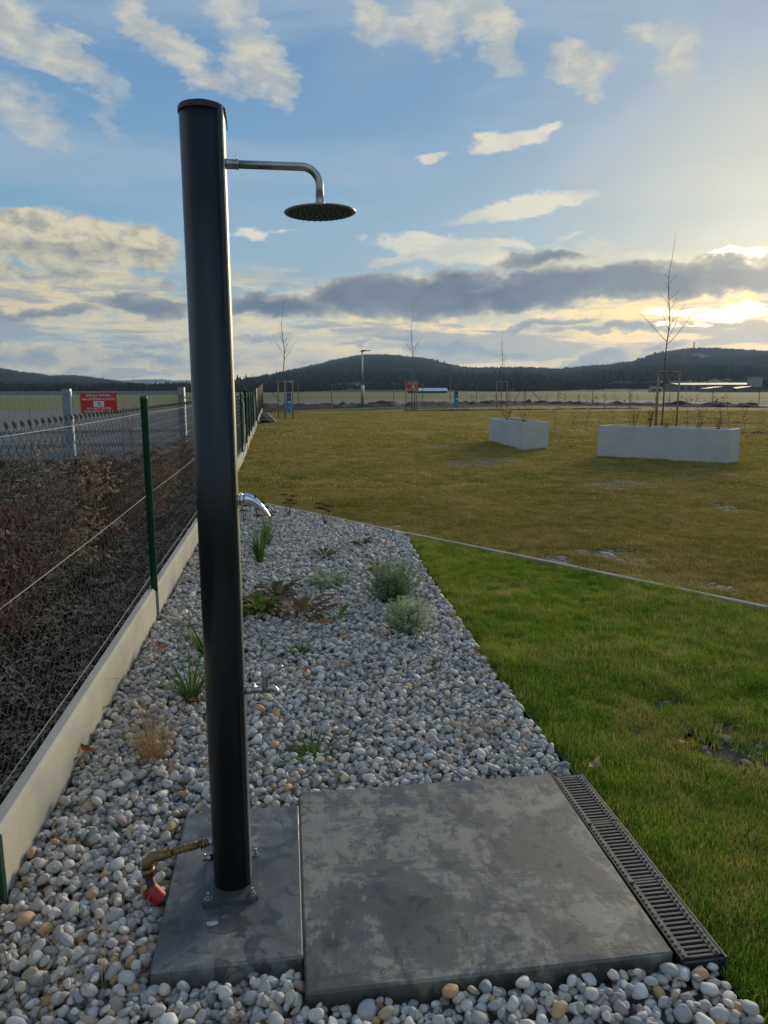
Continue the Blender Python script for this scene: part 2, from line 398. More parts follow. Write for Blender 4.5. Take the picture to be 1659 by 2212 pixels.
M['blue'] = pm('blue plastic', [(.3, (.01, .17, .42)), (.7, (.02, .24, .55))], 9, .45, 0, 0)
M['navy'] = pm('navy panel', [(.3, (.012, .04, .11)), (.7, (.02, .06, .15))], 9, .4, 0, 0)
M['grate'] = pm('grey drain plastic', [(.3, (.042, .047, .050)), (.7, (.070, .076, .080))], 24, .6, .05, .2, .001, 200, rv=.08)
M['black'] = pm('black plastic', [(.3, (.008, .008, .009)), (.7, (.016, .016, .018))], 24, .7, 0, .2)
M['red_sign'] = pm('red sign sheet', [(.3, (.50, .018, .022)), (.7, (.60, .028, .03))], 6, .4, 0, 0)
M['white_print'] = pm('white print', [(.3, (.74, .74, .74)), (.7, (.82, .82, .82))], 6, .5, 0, 0)
M['dark_print'] = pm('dark print', [(.3, (.02, .02, .025)), (.7, (.04, .04, .045))], 6, .5, 0, 0)
M['roof_white'] = pm('pale roof sheet', [(.3, (.62, .64, .66)), (.7, (.74, .75, .77))], .5, .5, 0, 0)
M['wall_blue'] = pm('dark blue wall', [(.3, (.05, .06, .11)), (.7, (.08, .09, .15))], .5, .7, 0, 0)
M['hall_wall'] = pm('grey hall cladding', [(.3, (.10, .105, .11)), (.7, (.15, .155, .16))], .5, .7, 0, 0)
M['hall_roof'] = pm('hall roof sheet', [(.3, (.14, .145, .15)), (.7, (.20, .205, .21))], .5, .6, 0, 0)
M['tower_clad'] = pm('pale cladding', [(.3, (.24, .24, .25)), (.7, (.32, .32, .33))], .5, .7, 0, 0)
M['window_glass'] = pm('dark glazing', [(.3, (.02, .025, .03)), (.7, (.04, .045, .05))], .5, .15, 0, 0)

def mat_slab(name, tone, seed, worn):
    m, g, b = base_mat(name, .75)
    c = g.node('ShaderNodeTexCoord').outputs['Object']
    c2 = g.mapn(c, loc=(seed, seed * 1.7, 0))
    n1 = g.noise(c2, 3.2, 8, .68, .7)
    n2 = g.noise(g.mapn(c2, rot=(0, 0, .5), scale=(1.0, 2.6, 1)), 9, 8, .72, .5)
    n3 = g.noise(c2, 70, 4, .7)
    base = g.ramp(n1, [(.36, tuple(t * .60 for t in tone)), (.5, tone), (.62, tuple(t * 1.5 for t in tone))])
    str_ = g.noise(g.mapn(c2, loc=(7, 1, 0), rot=(0, 0, -.25), scale=(3.2, .9, 1)), 6.5, 8, .75, .6)
    flake = g.sm(g.m('ADD', g.m('ADD', g.m('MULTIPLY', n2, .5), g.m('MULTIPLY', str_, .5)), g.m('MULTIPLY', g.m('SUBTRACT', n1, .5), .8)), .50, .58)
    base = g.mix(g.m('MULTIPLY', flake, worn), base, (tone[0] * 2.9, tone[1] * 2.75, tone[2] * 2.25))
    dark = g.sm(g.noise(g.mapn(c2, loc=(4, 9, 0), scale=(2.4, 1.3, 1)), 5.5, 8, .75, .6), .53, .60)
    base = g.mix(g.m('MULTIPLY', dark, .62 if worn > .5 else .35), base, tuple(t * .42 for t in tone))
    wet = g.sm(g.noise(g.mapn(c2, loc=(14, 3, 0)), 9.5, 4, .6, .9), .545, .57)
    base = g.mix(g.m('MULTIPLY', wet, .60 if worn < .5 else .12), base, tuple(t * .35 for t in tone))
    base = g.mix(g.sm(n3, .62, .75, 0, .5), base, (tone[0] * 2.2, tone[1] * 2.2, tone[2] * 2.1))
    base = g.mix(g.sm(n3, .40, .28, 0, .55), base, tuple(t * .3 for t in tone))
    g.put(b.inputs['Base Color'], base)
    g.put(b.inputs['Roughness'], g.m('SUBTRACT', g.lin(n1, .3, .7, .50, .72), g.m('MULTIPLY', wet, .25)))
    bump(g, b, g.m('ADD', g.m('MULTIPLY', n3, .6), g.m('MULTIPLY', n2, .8)), .25, .003)
    return m
M['slab_big'] = mat_slab('weathered slab', (.122, .120, .112), 2.0, .60)
M['slab_small'] = mat_slab('slab with damp spots', (.160, .162, .160), 5.3, .22)

def mat_pebble():
    m, g, b = base_mat('river pebble', .62)
    rnd = g.node('ShaderNodeObjectInfo').outputs['Random']
    c = g.node('ShaderNodeTexCoord').outputs['Object']
    cc = g.vm('ADD', c, g.comb(g.m('MULTIPLY', rnd, 37), g.m('MULTIPLY', rnd, 91), 0.0))
    pal = [(.62, .60, .56), (.50, .49, .46), (.38, .39, .39), (.66, .62, .54), (.30, .32, .32), (.56, .50, .41), (.46, .46, .45), (.72, .70, .66), (.25, .27, .27),
           (.52, .47, .42), (.60, .58, .55), (.42, .41, .36), (.34, .25, .23), (.62, .60, .56), (.42, .44, .47), (.50, .30, .14), (.54, .52, .48), (.50, .48, .46), (.66, .63, .58), (.34, .35, .33), (.58, .48, .30), (.44, .43, .41), (.55, .52, .49), (.33, .32, .31), (.48, .48, .46), (.60, .60, .58)]
    col = g.ramp(rnd, [(i / len(pal), p) for i, p in enumerate(pal)], 'CONSTANT')
    n = g.noise(cc, 1.6, 6, .65, .4)
    col = g.mix(g.sm(n, .35, .7, 0, .35), col, (.30, .30, .28))
    v = g.m('ABSOLUTE', g.m('SUBTRACT', g.noise(cc, .9, 3, .5, 1.2), .5))
    r2 = g.m('FRACT', g.m('MULTIPLY', rnd, 17.31))
    col = g.mix(g.m('MULTIPLY', g.sm(v, .03, .0), g.sm(r2, .7, .8, 0, .6)), col, (.72, .71, .68))
    sp = g.sm(g.noise(cc, 9, 3, .7), .6, .7)
    col = g.mix(g.m('MULTIPLY', sp, .3), col, (.18, .17, .16))
    val = g.lin(g.m('FRACT', g.m('MULTIPLY', rnd, 7.77)), 0, 1, .70, 1.22)
    col = g.mix(1.0, g.scale(col, val), (1.16, 1.14, 1.12), 'MULTIPLY')
    g.put(b.inputs['Base Color'], col)
    bump(g, b, g.noise(cc, 7, 6, .7), .25, .05)
    return m
M['pebble'] = mat_pebble()

def mat_ground(name, kind):
    m, g, b = base_mat(name, .95, spec=.2)
    c = g.node('ShaderNodeNewGeometry').outputs['Position']
    n1 = g.noise(c, .35, 6, .6, .3); n2 = g.noise(c, 3.0, 6, .65); n3 = g.noise(c, 40, 4, .7)
    if kind == 'big':
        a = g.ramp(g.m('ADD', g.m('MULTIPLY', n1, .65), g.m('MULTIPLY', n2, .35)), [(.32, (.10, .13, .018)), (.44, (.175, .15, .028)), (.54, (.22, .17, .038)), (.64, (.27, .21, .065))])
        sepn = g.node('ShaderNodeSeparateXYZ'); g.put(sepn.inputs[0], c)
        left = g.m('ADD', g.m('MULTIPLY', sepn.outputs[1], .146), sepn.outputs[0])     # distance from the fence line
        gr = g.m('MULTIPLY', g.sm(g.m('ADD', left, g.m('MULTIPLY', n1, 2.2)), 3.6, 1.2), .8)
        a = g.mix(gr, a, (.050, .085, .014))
    elif kind == 'near':
        a = g.ramp(g.m('ADD', g.m('MULTIPLY', n1, .5), g.m('MULTIPLY', n2, .5)), [(.36, (.06, .10, .012)), (.55, (.10, .125, .018)), (.68, (.15, .13, .04))])
    elif kind == 'field':
        nf = g.noise(g.mapn(c, scale=(.012, .05, 1)), 1, 5, .6)
        a = g.ramp(nf, [(.35, (.085, .115, .030)), (.5, (.125, .135, .045)), (.65, (.16, .15, .065))])
    elif kind == 'asphalt':
        a = g.ramp(g.m('ADD', g.m('MULTIPLY', n1, .6), g.m('MULTIPLY', n3, .4)), [(.35, (.095, .098, .105)), (.65, (.145, .148, .155))])
    elif kind == 'mulch':
        a = g.ramp(g.m('ADD', g.m('MULTIPLY', n2, .5), g.m('MULTIPLY', n3, .5)), [(.35, (.012, .010, .008)), (.55, (.035, .027, .021)), (.68, (.075, .062, .052))])
    elif kind == 'bed':
        a = g.ramp(n3, [(.35, (.20, .195, .18)), (.65, (.38, .37, .35))])
    a = g.mix(g.m('MULTIPLY', g.m('SUBTRACT', n3, .45), .8), a, (.6, .6, .5), 'OVERLAY') if kind in ('big', 'near', 'field') else a
    g.put(b.inputs['Base Color'], a)
    bump(g, b, g.m('ADD', n3, n2), .6, {'big': .03, 'near': .02, 'field': .05, 'asphalt': .003, 'mulch': .03, 'bed': .02}[kind])
    return m
for k in ('big', 'near', 'field', 'asphalt', 'mulch', 'bed'): M['g_' + k] = mat_ground('ground ' + k, k)

def mat_blade(name, stops, sc=.5, spread=.35, fine=2.0):
    m, g, b = base_mat(name, .7, spec=.25)
    c = g.node('ShaderNodeNewGeometry').outputs['Position']
    rnd = g.node('ShaderNodeObjectInfo').outputs['Random']
    n = g.m('ADD', g.m('MULTIPLY', g.noise(c, sc, 4, .6, .3), .6), g.m('MULTIPLY', g.noise(c, sc * 6, 3, .6), .4))
    n = g.m('ADD', n, g.m('MULTIPLY', g.m('SUBTRACT', rnd, .5), spread))
    n = g.m('ADD', n, g.m('MULTIPLY', g.m('SUBTRACT', g.noise(c, 180, 2, .5), .5), spread * fine))
    g.put(b.inputs['Base Color'], g.ramp(n, stops))
    tr = g.node('ShaderNodeBsdfTranslucent'); g.put(tr.inputs[0], g.ramp(n, stops))
    mx = g.node('ShaderNodeMixShader'); mx.inputs[0].default_value = .38
    out = g.n['Material Output']
    g.l.new(b.outputs[0], mx.inputs[1]); g.l.new(tr.outputs[0], mx.inputs[2]); g.l.new(mx.outputs[0], out.inputs[0])
    return m
M['blade'] = mat_blade('lawn grass', [(.28, (.11, .24, .012)), (.44, (.22, .36, .02)), (.55, (.36, .40, .04)), (.68, (.52, .42, .13))], 1.1, .36)
M['blade_dry'] = mat_blade('dry lawn grass', [(.24, (.16, .21, .03)), (.40, (.29, .26, .045)), (.54, (.38, .28, .065)), (.68, (.52, .40, .16))], .6, .50)
M['leaf_green'] = mat_blade('green leaf', [(.3, (.05, .12, .02)), (.6, (.10, .19, .03)), (.75, (.16, .18, .05))], 8, .3)
M['leaf_strap'] = mat_blade('strap leaf', [(.3, (.045, .13, .025)), (.55, (.09, .19, .045)), (.72, (.25, .22, .07))], 8, .3)
M['leaf_mixed'] = mat_blade('autumn rosette leaf', [(.36, (.06, .15, .02)), (.5, (.14, .20, .03)), (.58, (.30, .16, .03)), (.66, (.36, .09, .03))], 16, .2)
M['leaf_olive'] = mat_blade('limp olive leaf', [(.36, (.07, .10, .03)), (.5, (.13, .13, .05)), (.62, (.22, .12, .07))], 14, .25)
M['leaf_silver'] = mat_blade('silver leaf', [(.3, (.16, .23, .11)), (.55, (.30, .39, .21)), (.75, (.52, .57, .40))], 20, .3)
M['straw'] = mat_blade('straw', [(.3, (.22, .13, .06)), (.55, (.36, .25, .12)), (.75, (.45, .36, .2))], 9, .3)
M['sedum'] = mat_blade('dark red seed head', [(.3, (.07, .018, .016)), (.6, (.13, .035, .028))], 12, .3)
M['oak_leaf'] = mat_blade('fallen brown leaf', [(.3, (.26, .065, .028)), (.6, (.44, .13, .05)), (.75, (.52, .22, .10))], 9, .3)
M['beech'] = mat_blade('withered hedge leaf', [(.32, (.070, .030, .027)), (.46, (.135, .060, .048)), (.57, (.22, .12, .09)), (.70, (.42, .30, .22))], 6, .5)
M['chip'] = mat_blade('bark chip', [(.30, (.032, .020, .012)), (.46, (.105, .070, .044)), (.58, (.22, .16, .105)), (.69, (.54, .46, .35))], 5, .6)
M['twig'] = pm('dark twig', [(.3, (.045, .03, .022)), (.7, (.09, .06, .045))], 14, .9, 0, 0)

def mat_forest(name, stops):
    m, g, b = base_mat(name, .95, spec=.1)
    c = g.node('ShaderNodeNewGeometry').outputs['Position']
    rnd = g.node('ShaderNodeObjectInfo').outputs['Random']
    n = g.m('ADD', g.noise(c, .004, 5, .6), g.m('MULTIPLY', g.m('SUBTRACT', rnd, .5), .25))
    n = g.m('ADD', n, g.m('MULTIPLY', g.m('SUBTRACT', g.noise(c, .08, 3, .6), .5), .4))
    g.put(b.inputs['Base Color'], g.ramp(n, stops)); return m
M['conifer'] = mat_forest('dark conifer', [(.3, (.010, .020, .014)), (.6, (.016, .026, .017)), (.75, (.024, .032, .019))])
M['bare_wood'] = mat_forest('leafless wood', [(.3, (.016, .020, .014)), (.6, (.026, .027, .018)), (.75, (.036, .034, .022))])
M['hill'] = mat_forest('hill ground', [(.42, (.014, .022, .012)), (.58, (.024, .030, .016)), (.68, (.045, .048, .028))])

# ------------------------------------------------------------------ ground sheets
FX, FS = -0.9026, -0.1387                # fence line: x = FX + FS*y, bending slightly at y = 15
def fence_x(y): return FX + FS * y if y < 15 else FX + FS * 15 - .155 * (y - 15)
def sheet(name, poly, z, mat):
    mb = MB(); mb.add([(p[0], p[1], z) for p in poly], [tuple(range(len(poly)))])
    return struct(mb.build(name, mat))
rad = [0, 60, 400, 3000, 9500]
mb = MB(); NS = 48
mb.add([(0, 0, -.06)] + [(r * math.cos(2 * PI * k / NS), r * math.sin(2 * PI * k / NS), -.06) for r in rad[1:] for k in range(NS)],
       [(0, 1 + k, 1 + (k + 1) % NS) for k in range(NS)] + [(1 + i * NS + k, 1 + (i + 1) * NS + k, 1 + (i + 1) * NS + (k + 1) % NS, 1 + i * NS + (k + 1) % NS) for i in range(len(rad) - 2) for k in range(NS)])
struct(mb.build('airfield_ground', M['g_field']))
far_edge = [(-60, 52), (-31.5, 58.5), (-25, 70), (-20, 95), (-18, 117), (23, 146), (39, 109), (39, 77), (44, 60), (60, 40)]
sheet('airfield_road', [(-60, 10), (fence_x(10), 10), (fence_x(66), 66), (15.9, 82), (33.5, 66), (52, 44), (64, 40)] + far_edge[::-1][1:], -.05, M['g_asphalt'])
LK = [(-1.62, 9.50), (.188, 7.472), (1.634, 5.894), (2.631, 4.766), (7.5, -.75)]           # kerb line
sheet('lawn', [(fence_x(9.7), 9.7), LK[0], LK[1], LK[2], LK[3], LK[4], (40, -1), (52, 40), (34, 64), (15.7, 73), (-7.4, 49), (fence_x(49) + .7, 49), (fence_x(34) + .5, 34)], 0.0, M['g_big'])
edge = [(.96, -1.0), (.925, 1.2), (.912, 1.506), (.865, 1.70), (.751, 2.66), (.623, 3.528), (.445, 5.137), (.31, 6.5), (.243, 7.40)]  # gravel / lawn line
sheet('lawn_strip', edge + [(.30, 7.30), LK[2], LK[3], LK[4], (7.5, -1)], 0.0, M['g_near'])
bp = [(fence_x(-1) + .03, -1)] + edge + [(.16, 7.44), (-1.60, 9.42), (fence_x(9.6) + .03, 9.6)]
bed = struct(MB().add([(p[0], p[1], -.024) for p in bp], [tuple(range(len(bp)))]).build('gravel_bed', M['g_bed']))
sheet('mulch_bed', [(-60, -2), (fence_x(-2), -2), (fence_x(16.3), 16.3), (-60, 16.3)], -.03, M['g_mulch'])
# mound of mulch along the far fence
def mound(name, path_a, path_b, n, hmax, seed, mat='g_mulch'):
    mb = MB(); W = 10; vs = []
    for i in range(n + 1):
        t = i / n
        a = Vector(path_a[0]).lerp(Vector(path_a[1]), t); b = Vector(path_b[0]).lerp(Vector(path_b[1]), t)
        for k in range(W + 1):
            s = k / W; p = a.lerp(b, s)
            h = math.sin(PI * s) ** .6 * hmax * (.6 + .8 * mnoise.noise(Vector((p.x * .8, p.y * .8, seed)))) + .10 * mnoise.noise(Vector((p.x * 2.7, p.y * 2.7, seed))) * math.sin(PI * s)
            vs.append((p.x, p.y, .004 + max(0, h)))
    fs = [(i * (W + 1) + k, i * (W + 1) + k + 1, (i + 1) * (W + 1) + k + 1, (i + 1) * (W + 1) + k) for i in range(n) for k in range(W)]
    mb.add(vs, fs, 0, True); return struct(mb.build(name, M[mat]))
mound('mulch_ridge', ((-9.6, 52), (15.2, 74)), ((-10.6, 64.5), (15.7, 80.5)), 160, .52, 1.0)
mound('mulch_ridge', ((15.2, 74), (31.5, 61)), ((15.9, 80.5), (33.2, 65)), 110, .42, 4.0)
mound('planting_strip', ((9.0, 26.6), (14.6, 23.6)), ((9.3, 27.3), (15.0, 24.3)), 60, .05, 7.0)
mound('planting_strip', ((1.5, 53), (20.5, 58.5)), ((1.5, 54.2), (20.5, 59.7)), 90, .09, 9.0)
mound('planting_strip', ((13.5, 32.5), (22, 31)), ((13.7, 33.4), (22, 32)), 60, .06, 12.0)

# ------------------------------------------------------------------ hills
def hill(name, prof, D, depth, mat, seed, foot, nz=14, tree=None):
    """prof = [(disp_x, disp_y)] skyline on the photograph's 1659-wide grid, turned into azimuth and height at distance D"""
    xs = np.linspace(prof[0][0], prof[-1][0], 150)
    ys = np.interp(xs, [p[0] for p in prof], [p[1] for p in prof])
    cp, sp = math.cos(R(9.55)), math.sin(R(9.55)); cr, sr = math.cos(R(.15)), math.sin(R(.15))
    rows = []
    for x_, y_ in zip(xs, ys):
        a0 = (x_ - 829.5) / 1560; b0 = -(y_ - 1106) / 1560
        a = a0 * cr + b0 * sr; b = -a0 * sr + b0 * cr
        dy = cp + b * sp; dz = -sp + b * cp
        rows.append((a / dy, dz / dy))
    vs = []; N = len(rows)
    for (ax, az_) in rows:
        H = max(2.0, 1.5 + az_ * D - 13)
        for k in range(nz + 3):
            s = k / nz
            if k <= nz:
                Y = foot + (D - foot) * s
                e = s * s * (3 - 2 * s)
                w = .55 * s ** 1.25 + .45 * e
                bumpy = mnoise.noise(Vector((ax * D / 380, Y / 380, seed))) * 22 * math.sin(PI * min(1, s)) * min(1, H / 80)
                vs.append((ax * Y, Y, max(-1.0, H * w * (.96 if k < nz else 1) + bumpy * (s < .97) - (0.5 if k == 0 else 0))))
            else:
                Y = D + depth * (k - nz) / 2
                vs.append((ax * Y, Y, max(-1, H * (1 - (k - nz) * .5))))
    K = nz + 3
    fs = [(i * K + k, (i + 1) * K + k, (i + 1) * K + k + 1, i * K + k + 1) for i in range(N - 1) for k in range(K - 1)]
    mb = MB(); mb.add(vs, fs, 0, True)
    o = struct(mb.build(name, mat)); return o, vs, N, K
h_main = [(380, 842), (440, 838), (520, 829), (590, 815), (660, 797), (720, 781), (770, 769), (800, 766), (830, 766), (870, 771), (910, 776), (950, 786), (985, 794), (1040, 796), (1100, 797),
          (1160, 800), (1210, 799), (1260, 793), (1310, 790), (1345, 786), (1390, 778), (1420, 765), (1445, 760), (1470, 756), (1500, 752), (1530, 752), (1600, 756), (1700, 760), (1850, 772), (2100, 800), (2400, 830)]
h_left = [(-700, 800), (-400, 790), (-120, 788), (-40, 790), (0, 797), (40, 802), (80, 808), (110, 812), (140, 810), (175, 812), (215, 819), (260, 826), (290, 832), (312, 838), (330, 842)]
h_far = [(-200, 825), (150, 822), (250, 823), (300, 821), (345, 820), (370, 823), (420, 821), (470, 818), (520, 822), (580, 822), (640, 825), (720, 830)]
h_mid = [(330, 842), (370, 836), (400, 833), (440, 832), (480, 833), (520, 829), (560, 832), (620, 838)]
HM = hill('hill', h_main, 3400, 900, M['hill'], 3.3, 620)
HL = hill('hill', h_left, 3000, 900, M['hill'], 5.1, 1200)
HF = hill('hill', h_far, 8200, 700, M['hill'], 8.8, 6000)
HN = hill('hill', h_mid, 4600, 500, M['hill'], 2.8, 3600)

# ------------------------------------------------------------------ scatter with geometry nodes
PROTO = {}
def proto(key, meshes, mats):
    c = bpy.data.collections.new('proto ' + key)
    for i, me in enumerate(meshes):
        for m in mats: me.materials.append(m)
        o = bpy.data.objects.new(f'{key} {i:02d}', me); c.objects.link(o)
    PROTO[key] = c; return c
def scatter(name, key, P, Rt, S, I, mat=None, parent=None):
    me = bpy.data.meshes.new(name); n = len(P)
    me.vertices.add(n); me.vertices.foreach_set('co', np.asarray(P, np.float32).ravel())
    def att(nm, typ, arr, f):
        a = me.attributes.new(nm, typ, 'POINT'); a.data.foreach_set(f, np.asarray(arr).ravel())
    att('rt', 'FLOAT_VECTOR', np.asarray(Rt, np.float32), 'vector')
    att('sc', 'FLOAT_VECTOR', np.asarray(S, np.float32), 'vector')
    att('ix', 'INT', np.asarray(I, np.int32), 'value')
    if mat: me.materials.append(mat)
    o = link(name, me, parent); stuff(o)
    ng = bpy.data.node_groups.new('scatter ' + name, 'GeometryNodeTree')
    ng.interface.new_socket('Geometry', in_out='INPUT', socket_type='NodeSocketGeometry')
    ng.interface.new_socket('Geometry', in_out='OUTPUT', socket_type='NodeSocketGeometry')
    N = ng.nodes; L = ng.links
    gi = N.new('NodeGroupInput'); go = N.new('NodeGroupOutput')
    ci = N.new('GeometryNodeCollectionInfo'); ci.inputs[0].default_value = PROTO[key]
    ci.inputs['Separate Children'].default_value = True; ci.inputs['Reset Children'].default_value = True
    ip = N.new('GeometryNodeInstanceOnPoints'); ip.inputs['Pick Instance'].default_value = True
    def na(nm, dt):
        x = N.new('GeometryNodeInputNamedAttribute'); x.data_type = dt; x.inputs[0].default_value = nm; return x.outputs[0]
    L.new(gi.outputs[0], ip.inputs['Points']); L.new(ci.outputs[0], ip.inputs['Instance'])
    L.new(na('ix', 'INT'), ip.inputs['Instance Index'])
    e2r = N.new('FunctionNodeEulerToRotation'); L.new(na('rt', 'FLOAT_VECTOR'), e2r.inputs[0]); L.new(e2r.outputs[0], ip.inputs['Rotation'])
    L.new(na('sc', 'FLOAT_VECTOR'), ip.inputs['Scale']); L.new(ip.outputs[0], go.inputs[0])
    md = o.modifiers.new('scatter', 'NODES'); md.node_group = ng
    return o

# forest protos: clumps of conifers about 60 m across
def cone_tree(mb, x, y, h, r, z=0, n=5):
    vs = []; rot = random.random() * 6
    tiers = [(0.12, r), (.55, r * .62), (1.0, 0.0)]
    for zz, rr in tiers[:2]:
        for k in range(n):
            vs.append((x + rr * math.cos(rot + 2 * PI * k / n), y + rr * math.sin(rot + 2 * PI * k / n), z + zz * h))
    vs.append((x, y, z + h))
    fs = [(k, (k + 1) % n, n + (k + 1) % n, n + k) for k in range(n)] + [(n + k, n + (k + 1) % n, 2 * n) for k in range(n)]
    mb.add(vs, fs)
def round_tree(mb, x, y, h, r, n=6):
    vs = []; rot = random.random() * 6
    for zz, rr in ((.1, .35), (.4, 1), (.7, .85), (.93, .4)):
        for k in range(n):
            q = rr * r * random.uniform(.75, 1.2)
            vs.append((x + q * math.cos(rot + 2 * PI * k / n), y + q * math.sin(rot + 2 * PI * k / n), zz * h * random.uniform(.93, 1.07)))
    vs.append((x, y, h))
    fs = [(i * n + k, i * n + (k + 1) % n, (i + 1) * n + (k + 1) % n, (i + 1) * n + k) for i in range(3) for k in range(n)] + [(3 * n + k, 3 * n + (k + 1) % n, 4 * n) for k in range(n)]
    mb.add(vs, fs)
ms = []
for i in range(6):
    mb = MB()
    for k in range(42):
        x, y = random.uniform(-32, 32), random.uniform(-32, 32)
        if random.random() < .72: cone_tree(mb, x, y, random.uniform(10, 19), random.uniform(2.6, 4))
        else: round_tree(mb, x, y, random.uniform(9, 15), random.uniform(3.4, 5.5))
    ms.append(mb.mesh('clump'))
proto('clump', ms, [M['conifer']])
ms = []
for i in range(5):
    mb = MB()
    for k in range(14):
        round_tree(mb, random.uniform(-14, 14), random.uniform(-6, 6), random.uniform(7, 13), random.uniform(2, 3.6), 5)
        round_tree(mb, random.uniform(-14, 14), random.uniform(-6, 6), random.uniform(8, 14), random.uniform(1.6, 2.6), 5)
    ms.append(mb.mesh('woodclump'))
proto('wood', ms, [M['bare_wood']])
def forest_on(H, step, name, hfac=1.0, clear=.70, smin=.08):
    o, vs, N, K = H; A = np.array(vs).reshape(N, K, 3); P = []
    for i in range(N - 1):
        for k in range(K - 1):
            a, b, c, d = A[i, k], A[i + 1, k], A[i, k + 1], A[i + 1, k + 1]
            if k / (K - 3) < smin: continue
            area = np.linalg.norm(b - a) * np.linalg.norm(c - a)
            n = area / (step * step); n = int(n) + (random.random() < n - int(n))
            for _ in range(n):
                u, v = random.random(), random.random()
                p = a * (1 - u) * (1 - v) + b * u * (1 - v) + c * (1 - u) * v + d * u * v
                q = mnoise.noise(Vector((p[0] / 420, p[1] / 420, 1.7))) * .5 + .5
                if q > clear and k < K - 5: continue
                P.append(p)
        # dense line along the crest
        a, b = A[i, K - 3], A[i + 1, K - 3]
        for _ in range(max(1, int(np.linalg.norm(b - a) / (step * .5)))):
            if random.random() < .93: P.append(a + (b - a) * random.random() - np.array((0, random.uniform(0, 30), 1.5)))
    P = np.array(P); n = len(P)
    Rt = np.zeros((n, 3)); Rt[:, 2] = rng.uniform(0, 6.28, n)
    S = np.repeat(rng.uniform(.75, 1.15, n)[:, None], 3, 1) * hfac
    o = scatter(name, 'clump', P, Rt, S, rng.integers(0, 6, n))
    return tag(o, None, None)
forest_on(HM, 52, 'forest', 1.0)
forest_on(HL, 58, 'forest', .95)
forest_on(HN, 70, 'forest', 1.0)
forest_on(HF, 150, 'forest', 1.3, .6)
P = []
for i in range(1150):
    x = random.uniform(-520, 900); P.append((x, 760 + random.uniform(-25, 200) + x * .02, -.2))
for i in range(160):
    x = random.uniform(-1100, -150); P.append((x, 1300 + random.uniform(-25, 160), -.2))
P = np.array(P); n = len(P)
scatter('forest', 'wood', P, np.stack([np.zeros(n), np.zeros(n), rng.uniform(-.3, .3, n)], 1), np.repeat(rng.uniform(.40, .85, n)[:, None], 3, 1), rng.integers(0, 5, n))

# lookout tower on the right hill
t = thing('lookout_tower', 'tiny lookout tower on the right hill crest', 'tower', (2099 * 3420 / 5000, 3420, 187))
MB().lathe([(3.2, 0), (2.4, 24), (3.4, 24.2), (3.4, 28)], 8).build('shaft', M['hall_wall'], t)
MB().lathe([(3.8, 28), (.2, 33)], 8).build('roof', M['hall_wall'], t)

# ------------------------------------------------------------------ far buildings
def px(x_, y_, Y):
    a = (x_ - 829.5) / 1560; b = -(y_ - 1106) / 1560
    a, b = a + b * .0026, b - a * .0026
    dy = math.cos(R(9.55)) + b * math.sin(R(9.55)); dz = -math.sin(R(9.55)) + b * math.cos(R(9.55))
    return a / dy * Y, 1.5 + dz / dy * Y
def hall(name, label, x0, x1, ytop, yeave, Y, depth, wall, roof, nwin=6, cat='building'):
    X0, zt = px(x0, ytop, Y); X1, _ = px(x1, ytop, Y); _, ze = px((x0 + x1) / 2, yeave, Y); _, zt = px((x0 + x1) / 2, ytop, Y)
    ze = max(1.2, ze); t = thing(name, label, cat, ((X0 + X1) / 2, Y, 0)); w = (X1 - X0) / 2
    MB().box(-w, w, 0, depth, -.1, ze).build('wall', wall, t)
    mb = MB(); e = .4
    mb.add([(-w - e, -e, ze), (w + e, -e, ze), (w + e, depth + e, ze), (-w - e, depth + e, ze), (-w - e, depth / 2, zt), (w + e, depth / 2, zt)],
           [(0, 1, 5, 4), (2, 3, 4, 5), (1, 2, 5), (3, 0, 4), (3, 2, 1, 0)])
    mb.build('roof', roof, t)
    for i in range(nwin):
        xx = -w + (i + .5) * 2 * w / nwin
        MB().box(xx - w / nwin * .45, xx + w / nwin * .45, -.08, -.02, ze * .25, ze * .75).build('window', M['window_glass'], t)
    return t
hall('hangar', 'long low hangar with white roof and dark blue wall at the edge of the field', 881, 966, 838.2, 844.6, 400, 10, M['wall_blue'], M['roof_white'], 5)
hall('industrial_hall', 'long grey flat hall under the right hill beside the pale block', 1466, 1632, 826.5, 831, 560, 30, M['hall_wall'], M['hall_roof'], 10)
hall('field_shed', 'small pale shed left of the grey industrial hall', 1408, 1431, 835, 838, 480, 6, M['tower_clad'], M['hall_roof'], 2)
X0, _ = px(1627, 815, 520); X1, zt = px(1648, 815, 520)
t = thing('silo_block', 'tall pale windowless block standing over the grey hall at the right edge', 'building', ((X0 + X1) / 2, 520, 0))
MB().box(-(X1 - X0) / 2, (X1 - X0) / 2, 0, 8, 0, zt).build('wall', M['tower_clad'], t)
MB().box(-(X1 - X0) / 2 - .2, (X1 - X0) / 2 + .2, -.2, 8.2, zt, zt + .5).build('roof', M['hall_roof'], t)
